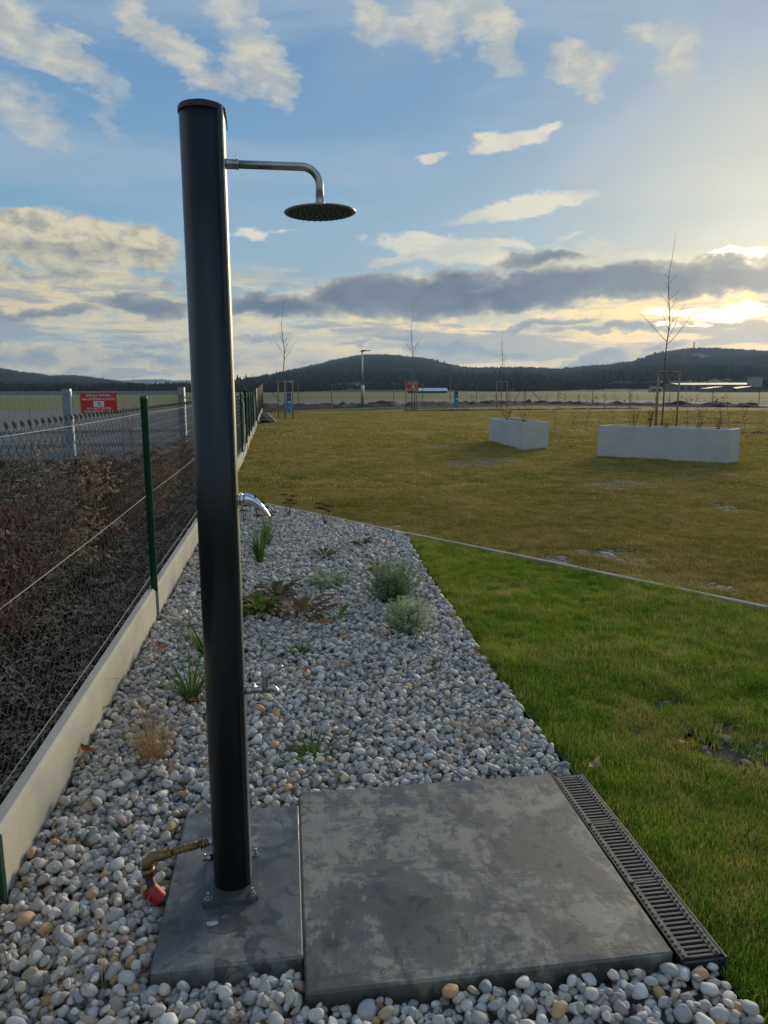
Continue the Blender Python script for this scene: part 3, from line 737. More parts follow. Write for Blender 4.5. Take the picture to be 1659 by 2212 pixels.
# two gabled sheds with bright roof edges in front of the hall
for (xa, xb, xc, ya, yb, lab) in ((1530, 1562, 1590, 836.5, 840.5, 'left one of two low gabled sheds before the long grey hall'), (1586, 1624, 1660, 836.0, 841.0, 'right one of two low gabled sheds before the long grey hall')):
    Y = 430; A_, ze = px(xa, yb, Y); B_, zt = px(xb, ya, Y); C_, _ = px(xc, yb, Y)
    ze = max(ze, 1.6); zt = max(zt, ze + 1)
    t = thing('gabled_shed', lab, 'building', (B_, Y, 0), group='gabled sheds')
    MB().add([(A_ - B_, 0, 0), (C_ - B_, 0, 0), (C_ - B_, 0, ze), (0, 0, zt), (A_ - B_, 0, ze), (A_ - B_, 12, 0), (C_ - B_, 12, 0), (C_ - B_, 12, ze), (0, 12, zt), (A_ - B_, 12, ze)],
             [(0, 1, 2, 3, 4), (9, 8, 7, 6, 5), (0, 4, 9, 5), (1, 6, 7, 2)]).build('wall', M['hall_wall'], t)
    mb = MB()
    for q0, q1 in (((A_ - B_, ze), (0, zt)), ((0, zt), (C_ - B_, ze))):
        mb.add([(q0[0], -.5, q0[1] + .05), (q1[0], -.5, q1[1] + .05), (q1[0], 12.5, q1[1] + .05), (q0[0], 12.5, q0[1] + .05), (q0[0], -.5, q0[1] + .4), (q1[0], -.5, q1[1] + .4), (q1[0], 12.5, q1[1] + .4), (q0[0], 12.5, q0[1] + .4)],
               [(3, 2, 1, 0), (4, 5, 6, 7), (0, 1, 5, 4), (1, 2, 6, 5), (2, 3, 7, 6), (3, 0, 4, 7)])
    mb.build('roof', M['hall_roof'], t)

# ------------------------------------------------------------------ perimeter fence
def wire_panel(L, z0, z1, pitch=.037, r=.0015, nside=3, knuckle=True, curved=True):
    """chain-link panel along local +x, made of interlocking zigzag wires"""
    mb = MB(); n = int(round(L / pitch)); half = pitch
    for i in range(n):
        xc = (i + .5) * L / n; p = L / n
        nh = int((z1 - z0) / half); pts = []
        for k in range(nh + 1):
            sx = p * .53 * (1 if (k + i) % 2 else -1)
            z = z1 - k * half; yo = .0022 * (1 if k % 2 else -1)
            if curved and 0 < k < nh:
                pts += [(xc + sx * .90, yo, z + half * .13), (xc + sx * .90, -yo, z - half * .13)]
            else: pts.append((xc + sx, yo, z))
        mb.tube(pts, r, nside, cap=False)
        if knuckle and i % 2 == 1:
            x = xc + p * .53
            mb.tube([(x - .004, 0, z1 - .004), (x - .007, .003, z1 + .009), (x - .001, .006, z1 + .017), (x + .007, .002, z1 + .012), (x + .006, -.004, z1 + .001), (x - .003, -.005, z1 + .003), (x - .009, 0, z1 + .013)], .0027, 4)
    return mb
fence = thing('perimeter_fence', 'green chain-link fence on concrete base boards running along the gravel bed towards the hills', 'fence', (FX, 0, 0), 0.0)
def fdir(y): return Vector((FS if y < 15 else -.155, 1, 0)).normalized()
def frot(y): d = fdir(y); return math.atan2(d.y, d.x)
def fl(y, off=0.0, z=0.0):      # fence-local point: off to the right of the line
    d = fdir(y); return Vector((fence_x(y) - FX, y, z)) + Vector((d.y, -d.x, 0)) * off
ys = [-.80 + 2.70 * i for i in range(13)]             # posts at 1.9, 4.6, 7.3, ...
PL = (ys[1] - ys[0]) * math.hypot(1, FS)
pm1 = wire_panel(PL, .26, 1.385).mesh('wire panel'); pm1.materials.append(M['wire'])
post1 = MB().lathe([(.022, -.06), (.022, 1.445), (.025, 1.447), (.025, 1.462), (.018, 1.472), (0.002, 1.474)], 12).mesh('fence post'); post1.materials.append(M['post'])
post2 = MB().lathe([(.022, .205), (.022, 1.445), (.025, 1.447), (.025, 1.462), (.018, 1.472), (0.002, 1.474)], 12).mesh('fence post'); post2.materials.append(M['post'])
clip = MB().box(-.03, .03, -.027, .027, 1.40, 1.47).mesh('c')
def board_mesh(L):
    x0, x1 = .027, L - .027; prof = [(-.024, -.07), (.024, -.07), (.024, .205), (.012, .222), (-.024, .222)]
    mb = MB(); vs = [(x0, -a, b) for a, b in prof] + [(x1, -a, b) for a, b in prof]; k = len(prof)
    mb.add(vs, [tuple(range(k)), tuple(range(k, 2 * k))[::-1]] + [(i, k + i, k + (i + 1) % k, (i + 1) % k) for i in range(k)])
    return mb.mesh('base board')
bm1 = board_mesh(PL); bm1.materials.append(M['board'])
bm_half = None
brk = MB().box(.020, .026, -.03, .032, -.05, .222, bev=.001).mesh('bracket'); brk.materials.append(M['galv'])
tw = {}
for i, y in enumerate(ys):
    p = fl(y, .029)
    po = link('post', post1 if i < 2 else post2, fence, p)
    if i == 7:
        po.scale = (1.5, 1.5, 1.045)
    link('board_bracket', brk, fence, fl(y, .018), frot(y))
    if i < len(ys) - 1:
        w = link('wire_mesh', pm1, fence, fl(y, .012), frot(y))
        b = link('base_board', bm1, fence, fl(y, .014, -.0 + .004 * math.sin(i * 2.1)), frot(y))
        for z in (1.362, .84, .31):
            mb = MB(); q = [Vector((PL * t, 0, -.006 * math.sin(PI * t))) for t in np.linspace(0, 1, 7)]
            mb.tube(q, .0017, 6); mb.build('tension_wire', M['tension'], fence, fl(y, .015, z), frot(y))
for i, (y, w) in enumerate(((19.0, .6), (22.0, .6))):
    a = fl(ys[7], -.04, 1.25); b = fl(ys[7] + 1.7, -.04, .2)
    if i == 0: MB().tube([a, b], .02, 8).build('brace', M['post'], fence)
# pale bands hanging on two posts
for y in (ys[6], ys[10]):
    MB().tube([fl(y, .05, 1.33), fl(y, .085, 1.26), fl(y, .09, .9), fl(y, .085, .3), fl(y, .05, .22)], .013, 6).build('pale_conduit', M['highlight_and_conduit'], fence)
MB().tube([fl(ys[6], .10, .80), fl(ys[6], .10, .34)], .012, 6).build('lime_sleeve', pm('lime plastic', [(.3, (.30, .50, .02)), (.7, (.40, .60, .04))], 9, .5, 0, 0), fence)
# second run of the side fence, taller, up to the far corner
def taller_fence(name, label, P0, P1, spacing, h0, h1, boards=True, skip=()):
    P0 = Vector(P0); P1 = Vector(P1); L = (P1 - P0).length; n = max(1, round(L / spacing)); d = (P1 - P0).normalized(); ro = math.atan2(d.y, d.x)
    t = thing(name, label, 'fence', P0, 0.0)
    for i in range(n + 1):
        q = P0.lerp(P1, i / n) - P0; h = h0 + (h1 - h0) * i / n
        MB().lathe([(.028, 0), (.028, h), (.015, h + .02)], 8).build('post', M['post_far'], t, q)
        if i < n:
            seg = (L / n)
            pmx = wire_panel(seg, .2 if boards else .05, h - .06, .08, .0014, 3, False, False)
            pmx.build('wire_mesh', M['wire'], t, q, ro)
            if boards: MB().box(.01, seg - .01, -.025, .025, -.05, .2 + .02 * (i % 2)).build('base_board', M['board'], t, q + Vector((d.y, -d.x, 0)) * .03, ro)
    return t, n
tf, n = taller_fence('perimeter_fence', 'taller dark green run of the side fence with concrete boards behind the shower column', (fence_x(34.0), 34.0, 0), (-10.9, 66.0, 0), 3.2, 1.55, 2.15)
a = Vector((-10.9, 66, 0)) - Vector((fence_x(34.0), 34, 0))
MB().tube([a + Vector((.1, 0, 2.05)), a + Vector((2.0, .4, .1))], .03, 8).build('brace', M['post_far'], tf)
for y0 in (33.0, 33.6): MB().lathe([(.05, 0), (.05, 1.62), (.03, 1.64)], 8).build('gate_post', M['post_far'], tf, Vector((fence_x(y0) - fence_x(34), y0 - 34, 0)))
mid = fl(ys[-1]); 
tf2, n = taller_fence('perimeter_fence', 'dark green wire fence behind the mulch ridge along the far side of the lawn', (-10.9, 66, 0), (15.9, 82, 0), 3.3, 2.1, 2.2, False)
b = Vector((15.9, 82, 0)) - Vector((-10.9, 66, 0))
for s_ in (-1, 1): MB().tube([b + Vector((s_ * .1, 0, 2.1)), b + Vector((s_ * 1.6, -1.2, .1))], .03, 8).build('brace', M['post_far'], tf2)
tf3, n = taller_fence('perimeter_fence', 'dark green wire fence from the far corner towards the pale silo block', (15.9, 82, 0), (37.0, 63.5, 0), 4.3, 2.15, 1.85, False)

# ------------------------------------------------------------------ sliding gate and signs
def text_mesh(txt, size):
    cu = bpy.data.curves.new('t', 'FONT'); cu.body = txt; cu.size = size; cu.align_x = 'CENTER'; cu.extrude = .001; cu.resolution_u = 2
    cu.offset = size * .012
    o = bpy.data.objects.new('t', cu); dg = bpy.context.evaluated_depsgraph_get(); COL.objects.link(o); dg.update()
    me = bpy.data.meshes.new_from_object(o.evaluated_get(dg)); bpy.data.objects.remove(o); return me
GA, GB = Vector((-7.62, 17.7, 0)), Vector((-5.35, 19.4, 0))
def rail(t, name, a, b, hw, hz, mat):
    a = Vector(a); b = Vector(b); d = b - a
    return MB().box(0, d.length, -hw, hw, -hz, hz).build(name, mat, t, a, math.atan2(d.y, d.x))
gate = thing('sliding_gate', 'grey steel sliding gate with a wide top rail behind the left fence', 'gate', (-7.62, 17.7, 0))
GL = Vector((-13.5, 17.3, 0)) - GA; GR = GB - GA
rail(gate, 'top_rail', GL + Vector((0, 0, 1.455)), GR + Vector((0, 0, 1.475)), .04, .05, M['galv'])
rail(gate, 'bottom_rail', GL + Vector((0, 0, .47)), GR + Vector((0, 0, .49)), .04, .04, M['galv'])
rail(gate, 'lower_beam', GL + Vector((0, 0, .12)), GR + Vector((0, 0, .12)), .05, .06, M['galv'])
MB().box(-.12, .08, -.06, .06, -.05, 1.56).build('gate_post', M['galv'], gate, (0, -.06, 0))
MB().box(.082, .112, -.07, -.04, 0, 1.50).build('edge_highlight', M['highlight_and_conduit'], gate, (0, -.06, 0))  # white strips here and below put the posts' edge highlights into the model
MB().box(-.10, .04, -.05, .05, -.05, 1.60).build('gate_post', M['galv'], gate, GR + Vector((-.02, .1, 0)))
MB().box(.042, .07, -.05, .05, 0, 1.60).build('edge_highlight', M['highlight_and_conduit'], gate, GR + Vector((-.02, .1, 0)))
MB().box(-.12, .12, -.06, .06, -.05, 1.62).build('catch_post', M['galv'], gate, GR + Vector((.38, .1, 0)))
MB().box(.122, .15, -.06, .06, 0, 1.62).build('edge_highlight', M['highlight_and_conduit'], gate, GR + Vector((.38, .1, 0)))
MB().tube([GR + Vector((.0, 0, 1.3)), GR + Vector((.1, -.03, 1.34)), GR + Vector((.22, .05, 1.3))], .02, 6).build('latch', M['steel'], gate)
infill = MB(); d = (GR - GL)
for i in range(150):
    p = GL + d * (i / 150); infill.box(p.x - .002, p.x + .002, p.y + .02, p.y + .024, .5, 1.42)
stuff(infill.build('infill_wires', M['galv'], gate))

def sign(name, label, W, H, loc, rotz, lines, icon=True):
    t = thing(name, label, 'sign', loc, rotz)
    MB().box(-W / 2, W / 2, -.003, .003, 0, H, bev=.001).build('panel', M['red_sign'], t)
    for (txt, zc, sz, wid) in lines:
        me = text_mesh(txt, sz); xs_ = [v.co.x for v in me.vertices]
        k = wid / (max(xs_) - min(xs_)); me.transform(Matrix.Scale(k, 4, (1, 0, 0)))
        me.transform(Matrix.Rotation(R(90), 4, 'X')); me.transform(Matrix.Translation((0, -.0055, zc)))
        me.materials.clear(); me.materials.append(M['white_print']); link('lettering', me, t)
    if icon:
        w, h = W * .145, H * .135; zc = H * .47; c = .02 * W; poly = []
        for (cx, cz, a0) in ((w - c, h - c, 0), (-w + c, h - c, 90), (-w + c, -h + c, 180), (w - c, -h + c, 270)):
            for a in (0, 30, 60, 90): poly.append((cx + c * math.cos(R(a0 + a)), cz + c * math.sin(R(a0 + a))))
        mb = MB(); mb.prism(poly, 0, .002, M=Matrix.Translation((0, -.0035, zc)) @ Matrix.Rotation(R(90), 4, 'X')); mb.build('icon_panel', M['white_print'], t)
        mb = MB(); T = Matrix.Translation((0, -.006, zc)) @ Matrix.Rotation(R(90), 4, 'X')
        def bar(x0, y0, x1, y1, th):
            dx, dy = x1 - x0, y1 - y0; l = math.hypot(dx, dy); nx, ny = -dy / l * th, dx / l * th
            mb.prism([(x0 - nx, y0 - ny), (x1 - nx, y1 - ny), (x1 + nx, y1 + ny), (x0 + nx, y0 + ny)], 0, .001, M=T)
        s_ = w
        bar(-.82 * s_, .30 * h, .82 * s_, .34 * h, .035 * s_)                                   # small aircraft seen head on
        mb.prism([(.0 + .15 * s_ * math.cos(a), .30 * h + .15 * s_ * math.sin(a)) for a in np.linspace(0, 2 * PI, 11)[:-1]], 0, .0012, M=T)
        bar(-.2 * s_, .75 * h, .2 * s_, .75 * h, .03 * s_); bar(0, .3 * h, 0, .78 * h, .03 * s_)
        bar(-.1 * s_, .2 * h, -.3 * s_, -.05 * h, .03 * s_); bar(.1 * s_, .2 * h, .3 * s_, -.05 * h, .03 * s_)
        bar(-.3 * s_, -.7 * h, .25 * s_, -.25 * h, .07 * s_); bar(.2 * s_, -.25 * h, .75 * s_, -.75 * h, .05 * s_)
        mb.build('icon', M['dark_print'], t)
    return t
sign('warning_sign', 'red airport no-entry sign with white Czech lettering on the grey sliding gate', .85, .50, (-7.06, 18.10, .955), math.atan2((GB - GA).y, (GB - GA).x) * .35,
     [('ZÁKAZ VSTUPU', .415, .075, .57), ('NA LETIŠTNÍ PLOCHU', .325, .075, .77), ('DO NOT ENTER', .10, .07, .56), ('THE AIRPORT AREA', .025, .07, .72)])
X_, _z = px(891, 835, 71)
sign('warning_sign', 'small red no-entry sign on the far fence behind the second staked tree', 1.25, .95, (X_ + .03, 71.0 , 1.42), .5,
     [('ZÁKAZ VSTUPU', .80, .13, .9), ('NA LETIŠTNÍ PLOCHU', .66, .13, 1.1), ('DO NOT ENTER', .20, .12, .85), ('THE AIRPORT AREA', .07, .12, 1.0)])

# ------------------------------------------------------------------ kerbs, edging
def kerb_run(A, B, L, w, z0, z1, name='kerb_stone', parent=None, gap=.006, mat='kerb'):
    A = Vector((*A, 0)); B = Vector((*B, 0)); d = B - A; n = max(1, round(d.length / L)); seg = d.length / n; ro = math.atan2(d.y, d.x)
    me = MB().box(gap / 2, seg - gap / 2, -w / 2, w / 2, z0, z1, bev=.006).mesh(name); me.materials.append(M[mat])
    for i in range(n):
        o = link(name, me, parent, A + d * (i / n) + Vector((0, 0, random.uniform(-.003, .003))), ro + random.uniform(-.002, .002))
kl = struct(link('kerb', None)); kl.empty_display_size = .1
kf = struct(link('far_kerb', None)); kf.empty_display_size = .1
for A, B in zip(LK[:-1], LK[1:]): kerb_run(A, B, 1.0, .055, -.05, .035, parent=kl)
kerb_run((-9.3, 46.5), (-7.4, 48.6), 1.0, .22, -.05, .10, parent=kf); kerb_run((-7.4, 48.6), (-1.1, 59.2), 3, .16, -.05, .14, parent=kf)
kerb_run((-1.1, 59.2), (15.4, 73.2), 3, .16, -.05, .14, parent=kf); kerb_run((15.4, 73.2), (33, 60.5), 3, .16, -.05, .12, parent=kf)
kerb_run((fence_x(34) + .9, 34.2), (-7.6, 47.6), 1.5, .10, -.05, .07, parent=kf)
mound('planting_strip', ((fence_x(34) + .1, 34.0), (-8.4, 47.6)), ((fence_x(34) + .8, 34.2), (-7.7, 47.6)), 60, .12, 15.0)
# black plastic edging between gravel and grass
mb = MB(); ed = [Vector((p[0], p[1], 0)) for p in edge]
ed2 = []
for i in range(len(ed) - 1):
    for k in range(12):
        q = ed[i].lerp(ed[i + 1], k / 12); q.x += .008 * mnoise.noise(Vector((q.y * 3, 0, 0))); ed2.append(q)
ed2.append(ed[-1]); vs = []
for q in ed2:
    z = .012 + .010 * mnoise.noise(Vector((q.y * 4, 5, 0)))
    vs += [(q.x - .012, q.y, -.05), (q.x - .012, q.y, z), (q.x - .006, q.y, z), (q.x - .006, q.y, -.05)]
mb.add(vs, [(4 * i + k, 4 * i + 4 + k, 4 * i + 4 + (k + 1) % 4, 4 * i + (k + 1) % 4) for i in range(len(ed2) - 1) for k in range(4)])
tag(mb.build('plastic_edging', M['black']), 'thin black plastic edging strip between the pebbles and the green grass', 'edging')

# ------------------------------------------------------------------ paving slabs and drain channel
TH = R(7.6)                       # the slabs, shower and fence share this turn
U = Vector((math.cos(TH), math.sin(TH), 0)); V = Vector((-math.sin(TH), math.cos(TH), 0))
slabs = [('paving_slab', 'large mottled dark grey concrete slab between the narrow slab and the drain', (-.1945, 1.540), .957, .903, 'slab_big'),
         ('paving_slab', 'narrow dark grey slab with damp spots carrying the shower column', (-.597, 1.606), .390, .705, 'slab_small')]
for nm, lab, (x, y), w, l, mt in slabs:
    o = MB().box(0, w, 0, l, -.045, .052, bev=.006).build(nm, M[mt], None, (x, y, 0), TH)
    tag(o, lab, 'slab', 'concrete slabs under the shower')
SL = [((x, y), w, l) for _, _, (x, y), w, l, _ in slabs]
# dried paint / chalk spot on the narrow slab
q = Vector((-.597, 1.606, 0)) + U * .140 + V * .150
poly = [(.015 * (1 + .25 * math.sin(3 * a + 1)) * math.cos(a), .011 * (1 + .3 * math.cos(2 * a)) * math.sin(a)) for a in np.linspace(0, 2 * PI, 15)[:-1]]
tag(MB().prism(poly, 0, .002).build('paint_spot', pm('dried paint', [(.3, (.30, .31, .33)), (.7, (.48, .49, .51))], 90, .8, 0, .3), None, (q.x, q.y, .0525), .2), 'small white spot of dried paint on the narrow slab', 'spot')

D0 = Vector((.768, 1.655, 0)); D1 = Vector((.640, 2.548, 0)); dd = (D1 - D0); DL = dd.length; dr = math.atan2(dd.y, dd.x) - PI / 2
drain = thing('drain_channel', 'black slotted linear drain along the right edge of the large slab', 'drain', D0, dr)
W = .118
MB().box(-.004, 0, -.01, DL + .01, -.06, .050).build('channel_wall', M['black'], drain)
MB().box(W, W + .006, -.01, DL + .01, -.06, .043).build('channel_wall', M['grate'], drain)
MB().box(0, W, -.01, DL + .01, -.10, -.07).build('channel_floor', M['black'], drain)
MB().box(0, W, -.012, -.004, -.07, .040).build('end_cap', M['black'], drain)
MB().box(0, W, DL + .002, DL + .010, -.07, .040).build('end_cap', M['black'], drain)
nb = 17; GLn = DL / 3
side = MB().box(0, .021, .002, GLn - .002, .020, .044, bev=.001).mesh('grate side'); side.materials.append(M['grate'])
pitch = (GLn - .004) / nb
barm = MB().box(.002, W - .046, -pitch * .24, pitch * .24, .022, .043, bev=.0007).mesh('grate bar'); barm.materials.append(M['grate'])
stud = MB()
for g_ in range(3):
    gr = link('grate', None, drain, (0, g_ * GLn, 0)); gr.empty_display_size = .02
    link('side_rail', side, gr, (.003, 0, 0)); link('side_rail', side, gr, (W - .024, 0, 0))
    for k in range(nb + 1):
        yy = min(max(.002 + k * pitch, .0055), GLn - .0055)
        link('bar', barm, gr, (.022, yy, 0))
    MB().box(W / 2 - .002, W / 2 + .002, .004, GLn - .004, .024, .034).build('middle_rib', M['grate'], gr)
    mb = MB()
    for k in range(nb):
        yy = .002 + (k + .5) * pitch
        for xx in (.011, W - .012): mb.box(xx - .003, xx + .003, yy - .003, yy + .003, .044, .0465)
    stuff(mb.build('studs', M['grate'], gr))
    if g_ < 2: MB().box(.002, .020, GLn - .012, GLn + .012, .044, .050, bev=.002).build('clip', M['grate'], gr)

# ------------------------------------------------------------------ the shower
SH = thing('outdoor_shower', 'tall black solar shower column with steel shower head standing on the narrow slab', 'shower', (-.452, 1.947, .052), TH)
Rb, FXp = .0575, .044
def dprof(r, f, n=40):
    a0 = math.acos(f / r); return [(r * math.cos(a), r * math.sin(a)) for a in np.linspace(a0, 2 * PI - a0, n)]
ZT = 2.140
MB().prism(dprof(Rb, FXp), .012, ZT, sm=True).build('column', M['body'], SH)
MB().box(FXp + .0005, FXp + .009, -.0345, .0345, .02, ZT - .002, bev=.001).build('front_panel', M['panel'], SH)
for s_ in (-1, 1):
    MB().box(FXp - .006, FXp + .0065, s_ * .038 - .0035, s_ * .038 + .0035, .015, ZT - .001).build('corner_profile', M['body'], SH)
mb = MB()
pr0 = dprof(Rb + .0022, FXp + .011, 36)
def ring(p, k, z): return [(x * k, y * k, z) for x, y in p]
n_ = len(pr0); L_ = [ring(pr0, 1, ZT - .009), ring(pr0, 1, ZT + .001), ring(pr0, .96, ZT + .006), ring(pr0, .62, ZT + .014), ring(pr0, .2, ZT + .017)]
vs = [v for r_ in L_ for v in r_]
mb.add(vs, [(i * n_ + k, i * n_ + (k + 1) % n_, (i + 1) * n_ + (k + 1) % n_, (i + 1) * n_ + k) for i in range(4) for k in range(n_)], 0, True)
mb.add(L_[4], [tuple(range(n_))]); cap = mb.build('top_cap', M['rubber'], SH)
MB().tube([(.0, 0, ZT + .014), (.0, 0, ZT + .024)], [.006, .003], 8).build('cap_screw', M['rubber'], cap)
MB().tube([(FXp + .0115, -.028, ZT - .002), (FXp + .016, -.030, ZT - .03), (FXp + .018, -.031, ZT - .055)], [.003, .0022, .0012], 6).build('cap_tongue', M['rubber'], cap)
# arm and head
za = 2.016
arm = MB()
x0 = FXp + .009; xe = .290; rb = .045
pts = [(x0, 0, za), (xe - rb, 0, za)] + [(xe - rb + rb * math.sin(a), 0, za - rb + rb * math.cos(a)) for a in np.linspace(.15, PI / 2, 9)] + [(xe, 0, za - .088)]
ao = arm.tube(pts, .0102, 16).build('shower_arm', M['steel'], SH)
Mx = Matrix.Rotation(R(90), 4, 'Y')
MB().lathe([(.010, x0), (.0128, x0 + .001), (.0128, x0 + .003), (.0118, x0 + .006), (.0118, x0 + .026), (.0128, x0 + .028), (.0128, x0 + .032), (.0102, x0 + .033)], 20, Matrix.Translation((0, 0, za)) @ Mx @ Matrix.Identity(4)).build('collar', M['steel'], ao)
MB().tube([(x0 + .028, 0, za + .012), (x0 + .029, .0, za + .019), (x0 + .026, 0, za + .022)], .0009, 5).build('wire_end', M['steel'], ao)
MB().lathe([(.0102, -.092), (.0125, -.0925), (.0125, -.084), (.0108, -.082), (.0108, -.072)], 18, Matrix.Translation((xe, 0, za))).build('collar', M['steel'], ao)
hz = za - .112; tilt = Matrix.Translation((xe, 0, hz)) @ Matrix.Rotation(R(-1.5), 4, 'Y')
hd = MB().lathe([(.0885, .000), (.0925, .0005), (.0938, .002), (.0925, .0036), (.060, .005), (.020, .007), (.016, .012), (.013, .022), (.009, .024)], 56, tilt).build('shower_head', M['steel'], SH)
MB().lathe([(.086, -.0012), (.088, .0002)], 48, tilt).build('nozzle_plate', M['head'], hd)
nz = MB()
for ring_, cnt in ((.012, 6), (.028, 12), (.044, 18), (.060, 24), (.076, 30)):
    for k in range(cnt):
        a = 2 * PI * k / cnt + ring_ * 20; c_ = tilt @ Vector((ring_ * math.cos(a), ring_ * math.sin(a), -.0012))
        nz.tube([c_, c_ - Vector((0, 0, .004))], [.0016, .001], 5)
stuff(nz.build('nozzles', M['rubber'], hd))
# mixer lever
zl = 1.160
MB().lathe([(.012, x0 - .001), (.0150, x0), (.0150, x0 + .006)], 24, Matrix.Translation((0, 0, zl - .006)) @ Mx).build('mixer_neck', M['chrome'], SH)
MB().lathe([(.019, x0 + .006), (.0205, x0 + .007), (.0205, x0 + .012), (.0195, x0 + .013)], 28, Matrix.Translation((0, 0, zl - .006)) @ Mx).build('mixer_flange', M['chrome'], SH)
path = [(.013, -.004, .0185), (.022, -.0035, .0188), (.032, -.006, .0178), (.042, -.011, .0158), (.053, -.0195, .0130), (.064, -.030, .0102), (.074, -.042, .0078), (.082, -.053, .0055), (.087, -.061, .0032)]
mb = MB(); mb.tube([(x0 + a, 0, zl + b) for a, b, c in path], [c for a, b, c in path], 20, squash=(1.0, .82)); mb.build('mixer_lever', M['chrome'], SH)
MB().tube([(x0 + .046, -.003, zl + .004), (x0 + .050, -.003, zl + .001)], .004, 8).build('temperature_dot', M['rubber'], SH)
# foot tap
zt = .603
tp = MB().lathe([(.0115, x0), (.0125, x0 + .001), (.0125, x0 + .020), (.0110, x0 + .021), (.0110, x0 + .026), (.0205, x0 + .0265), (.0205, x0 + .029), (.0112, x0 + .030), (.0100, x0 + .046), (.0085, x0 + .056)], 24, Matrix.Translation((0, 0, zt)) @ Mx).build('foot_tap', M['tap_metal'], SH)
sp = [(.050, .000), (.060, .0010), (.070, .0035), (.078, .0030), (.086, -.003), (.091, -.0115), (.0925, -.018)]
MB().tube([(x0 + a, 0, zt + b) for a, b in sp], [.0095, .0095, .0092, .0090, .0088, .0086, .0084], 16).build('spout', M['tap_metal'], tp)
MB().lathe([(.0095, 0), (.0105, .010), (.0085, .018), (.0085, .030), (.0098, .038), (.0098, .046), (.007, .049)], 18, Matrix.Translation((x0 + .058, 0, zt))).build('valve_body', M['tap_metal'], tp)
hp = [(.050, .042), (.058, .048), (.072, .051), (.086, .055), (.095, .060), (.104, .067), (.109, .066)]
MB().tube([(x0 + a, 0, zt + b) for a, b in hp], [.008, .010, .0075, .006, .0055, .0065, .0045], 14, squash=(1, .55)).build('tap_handle', M['tap_metal'], tp)
# base plate with studs
bp_ = Matrix.Identity(4)
pl = [(-.077, -.098), (-.083, -.092), (-.083, .118), (-.077, .124), (.069, .124), (.075, .118), (.075, -.086), (.064, -.098)]
MB().prism(pl, .0005, .012).build('base_plate', M['plate'], SH)
for (bx, by) in ((-.066, -.080), (.058, -.078), (.060, .104), (-.066, .104)):
    bo = MB().lathe([(.0042, .012), (.0042, .032), (.002, .034)], 8, Matrix.Translation((bx, by, 0))).build('anchor_bolt', M['steel'], SH)
    MB().lathe([(.0115, .0122), (.0115, .0140)], 20, Matrix.Translation((bx, by, 0))).build('washer', M['steel'], bo)
    MB().lathe([(.0075, .0141), (.0075, .0215), (.006, .0225)], 6, Matrix.Translation((bx, by, 0)), sm=False).build('nut', M['steel'], bo)
# drain stub on the column
Mn = Matrix.Rotation(R(-90), 4, 'Y')
MB().lathe([(.0085, Rb - .008), (.0085, Rb + .004), (.0115, Rb + .005), (.0115, Rb + .014), (.0095, Rb + .015), (.0095, Rb + .022), (.012, Rb + .023), (.012, Rb + .027)], 16, Matrix.Translation((0, 0, .088)) @ Mn).build('drain_stub', M['steel'], SH)
MB().lathe([(.010, Rb - .008), (.010, Rb + .010), (.0075, Rb + .012)], 16, Matrix.Translation((0, 0, .138)) @ Mn).build('inlet_stub', M['steel'], SH)

# brass supply pipe
o0 = Vector((-.452, 1.947, .052)) - U * (Rb + .011) + Vector((0, 0, .138))
pp = thing('water_pipe', 'weathered brass water pipe with an elbow joining the shower column to the ground', 'pipe', (o0.x, o0.y, o0.z))
e0 = Vector((-.171, -.030, -.034)); dirp = e0.normalized()
def along(a, b, r, name, parent, n=18):
    return MB().tube([dirp * a, dirp * b], r, n).build(name, M['brass'], parent)
along(.000, .008, .0125, 'union_nut', pp, 6); along(.008, .020, .0135, 'union_nut', pp, 8); along(.020, .024, .0150, 'ring', pp)
tb = along(.024, .125, .0108, 'pipe', pp)
for a in (.036, .05, .066, .082): along(a, a + .005, .0122, 'ring', tb)
along(.108, .118, .0155, 'ring', pp)
c0 = dirp * .118; c1 = dirp * .168; c2 = c1 + Vector((-.010, -.004, -.028))
MB().tube([c0, dirp * .145, c1 + Vector((.004, .001, .001)), c1 + Vector((-.010, -.003, -.012)), c2], [.0152, .0152, .0160, .0162, .0155], 18).build('elbow', M['brass'], pp)
d1 = c2 + Vector((.003, -.001, -.026))
MB().tube([c2, c2.lerp(d1, .15), c2.lerp(d1, .16), c2.lerp(d1, .5), c2.lerp(d1, .51), d1], [.0175, .0175, .0195, .0195, .0180, .0180], 18).build('reducer', M['brass'], pp)
d2 = d1 + Vector((.012, -.004, -.075))
MB().tube([d1, d2], .0125, 16).build('hose', M['hose'], pp)
cond = thing('conduit_pipe', 'short red corrugated conduit sticking out of the pebbles round the black hose', 'pipe', o0 + d1 + Vector((.010, -.002, -.050)))
mb = MB(); pts = []; rr = []
for i in range(21):
    pts.append(Vector((.0125, -.004, -.030)) * (i / 20 * 1.6 - .55)); rr.append(.0235 if i % 2 else .0205)
mb.tube(pts, rr, 22, cap=False); mb.tube([p * .99 for p in pts], [r - .002 for r in rr], 22, cap=False)
mb.build('corrugated_sleeve', M['red_plastic'], cond)
cond.rotation_euler = (0, R(-22), 0)

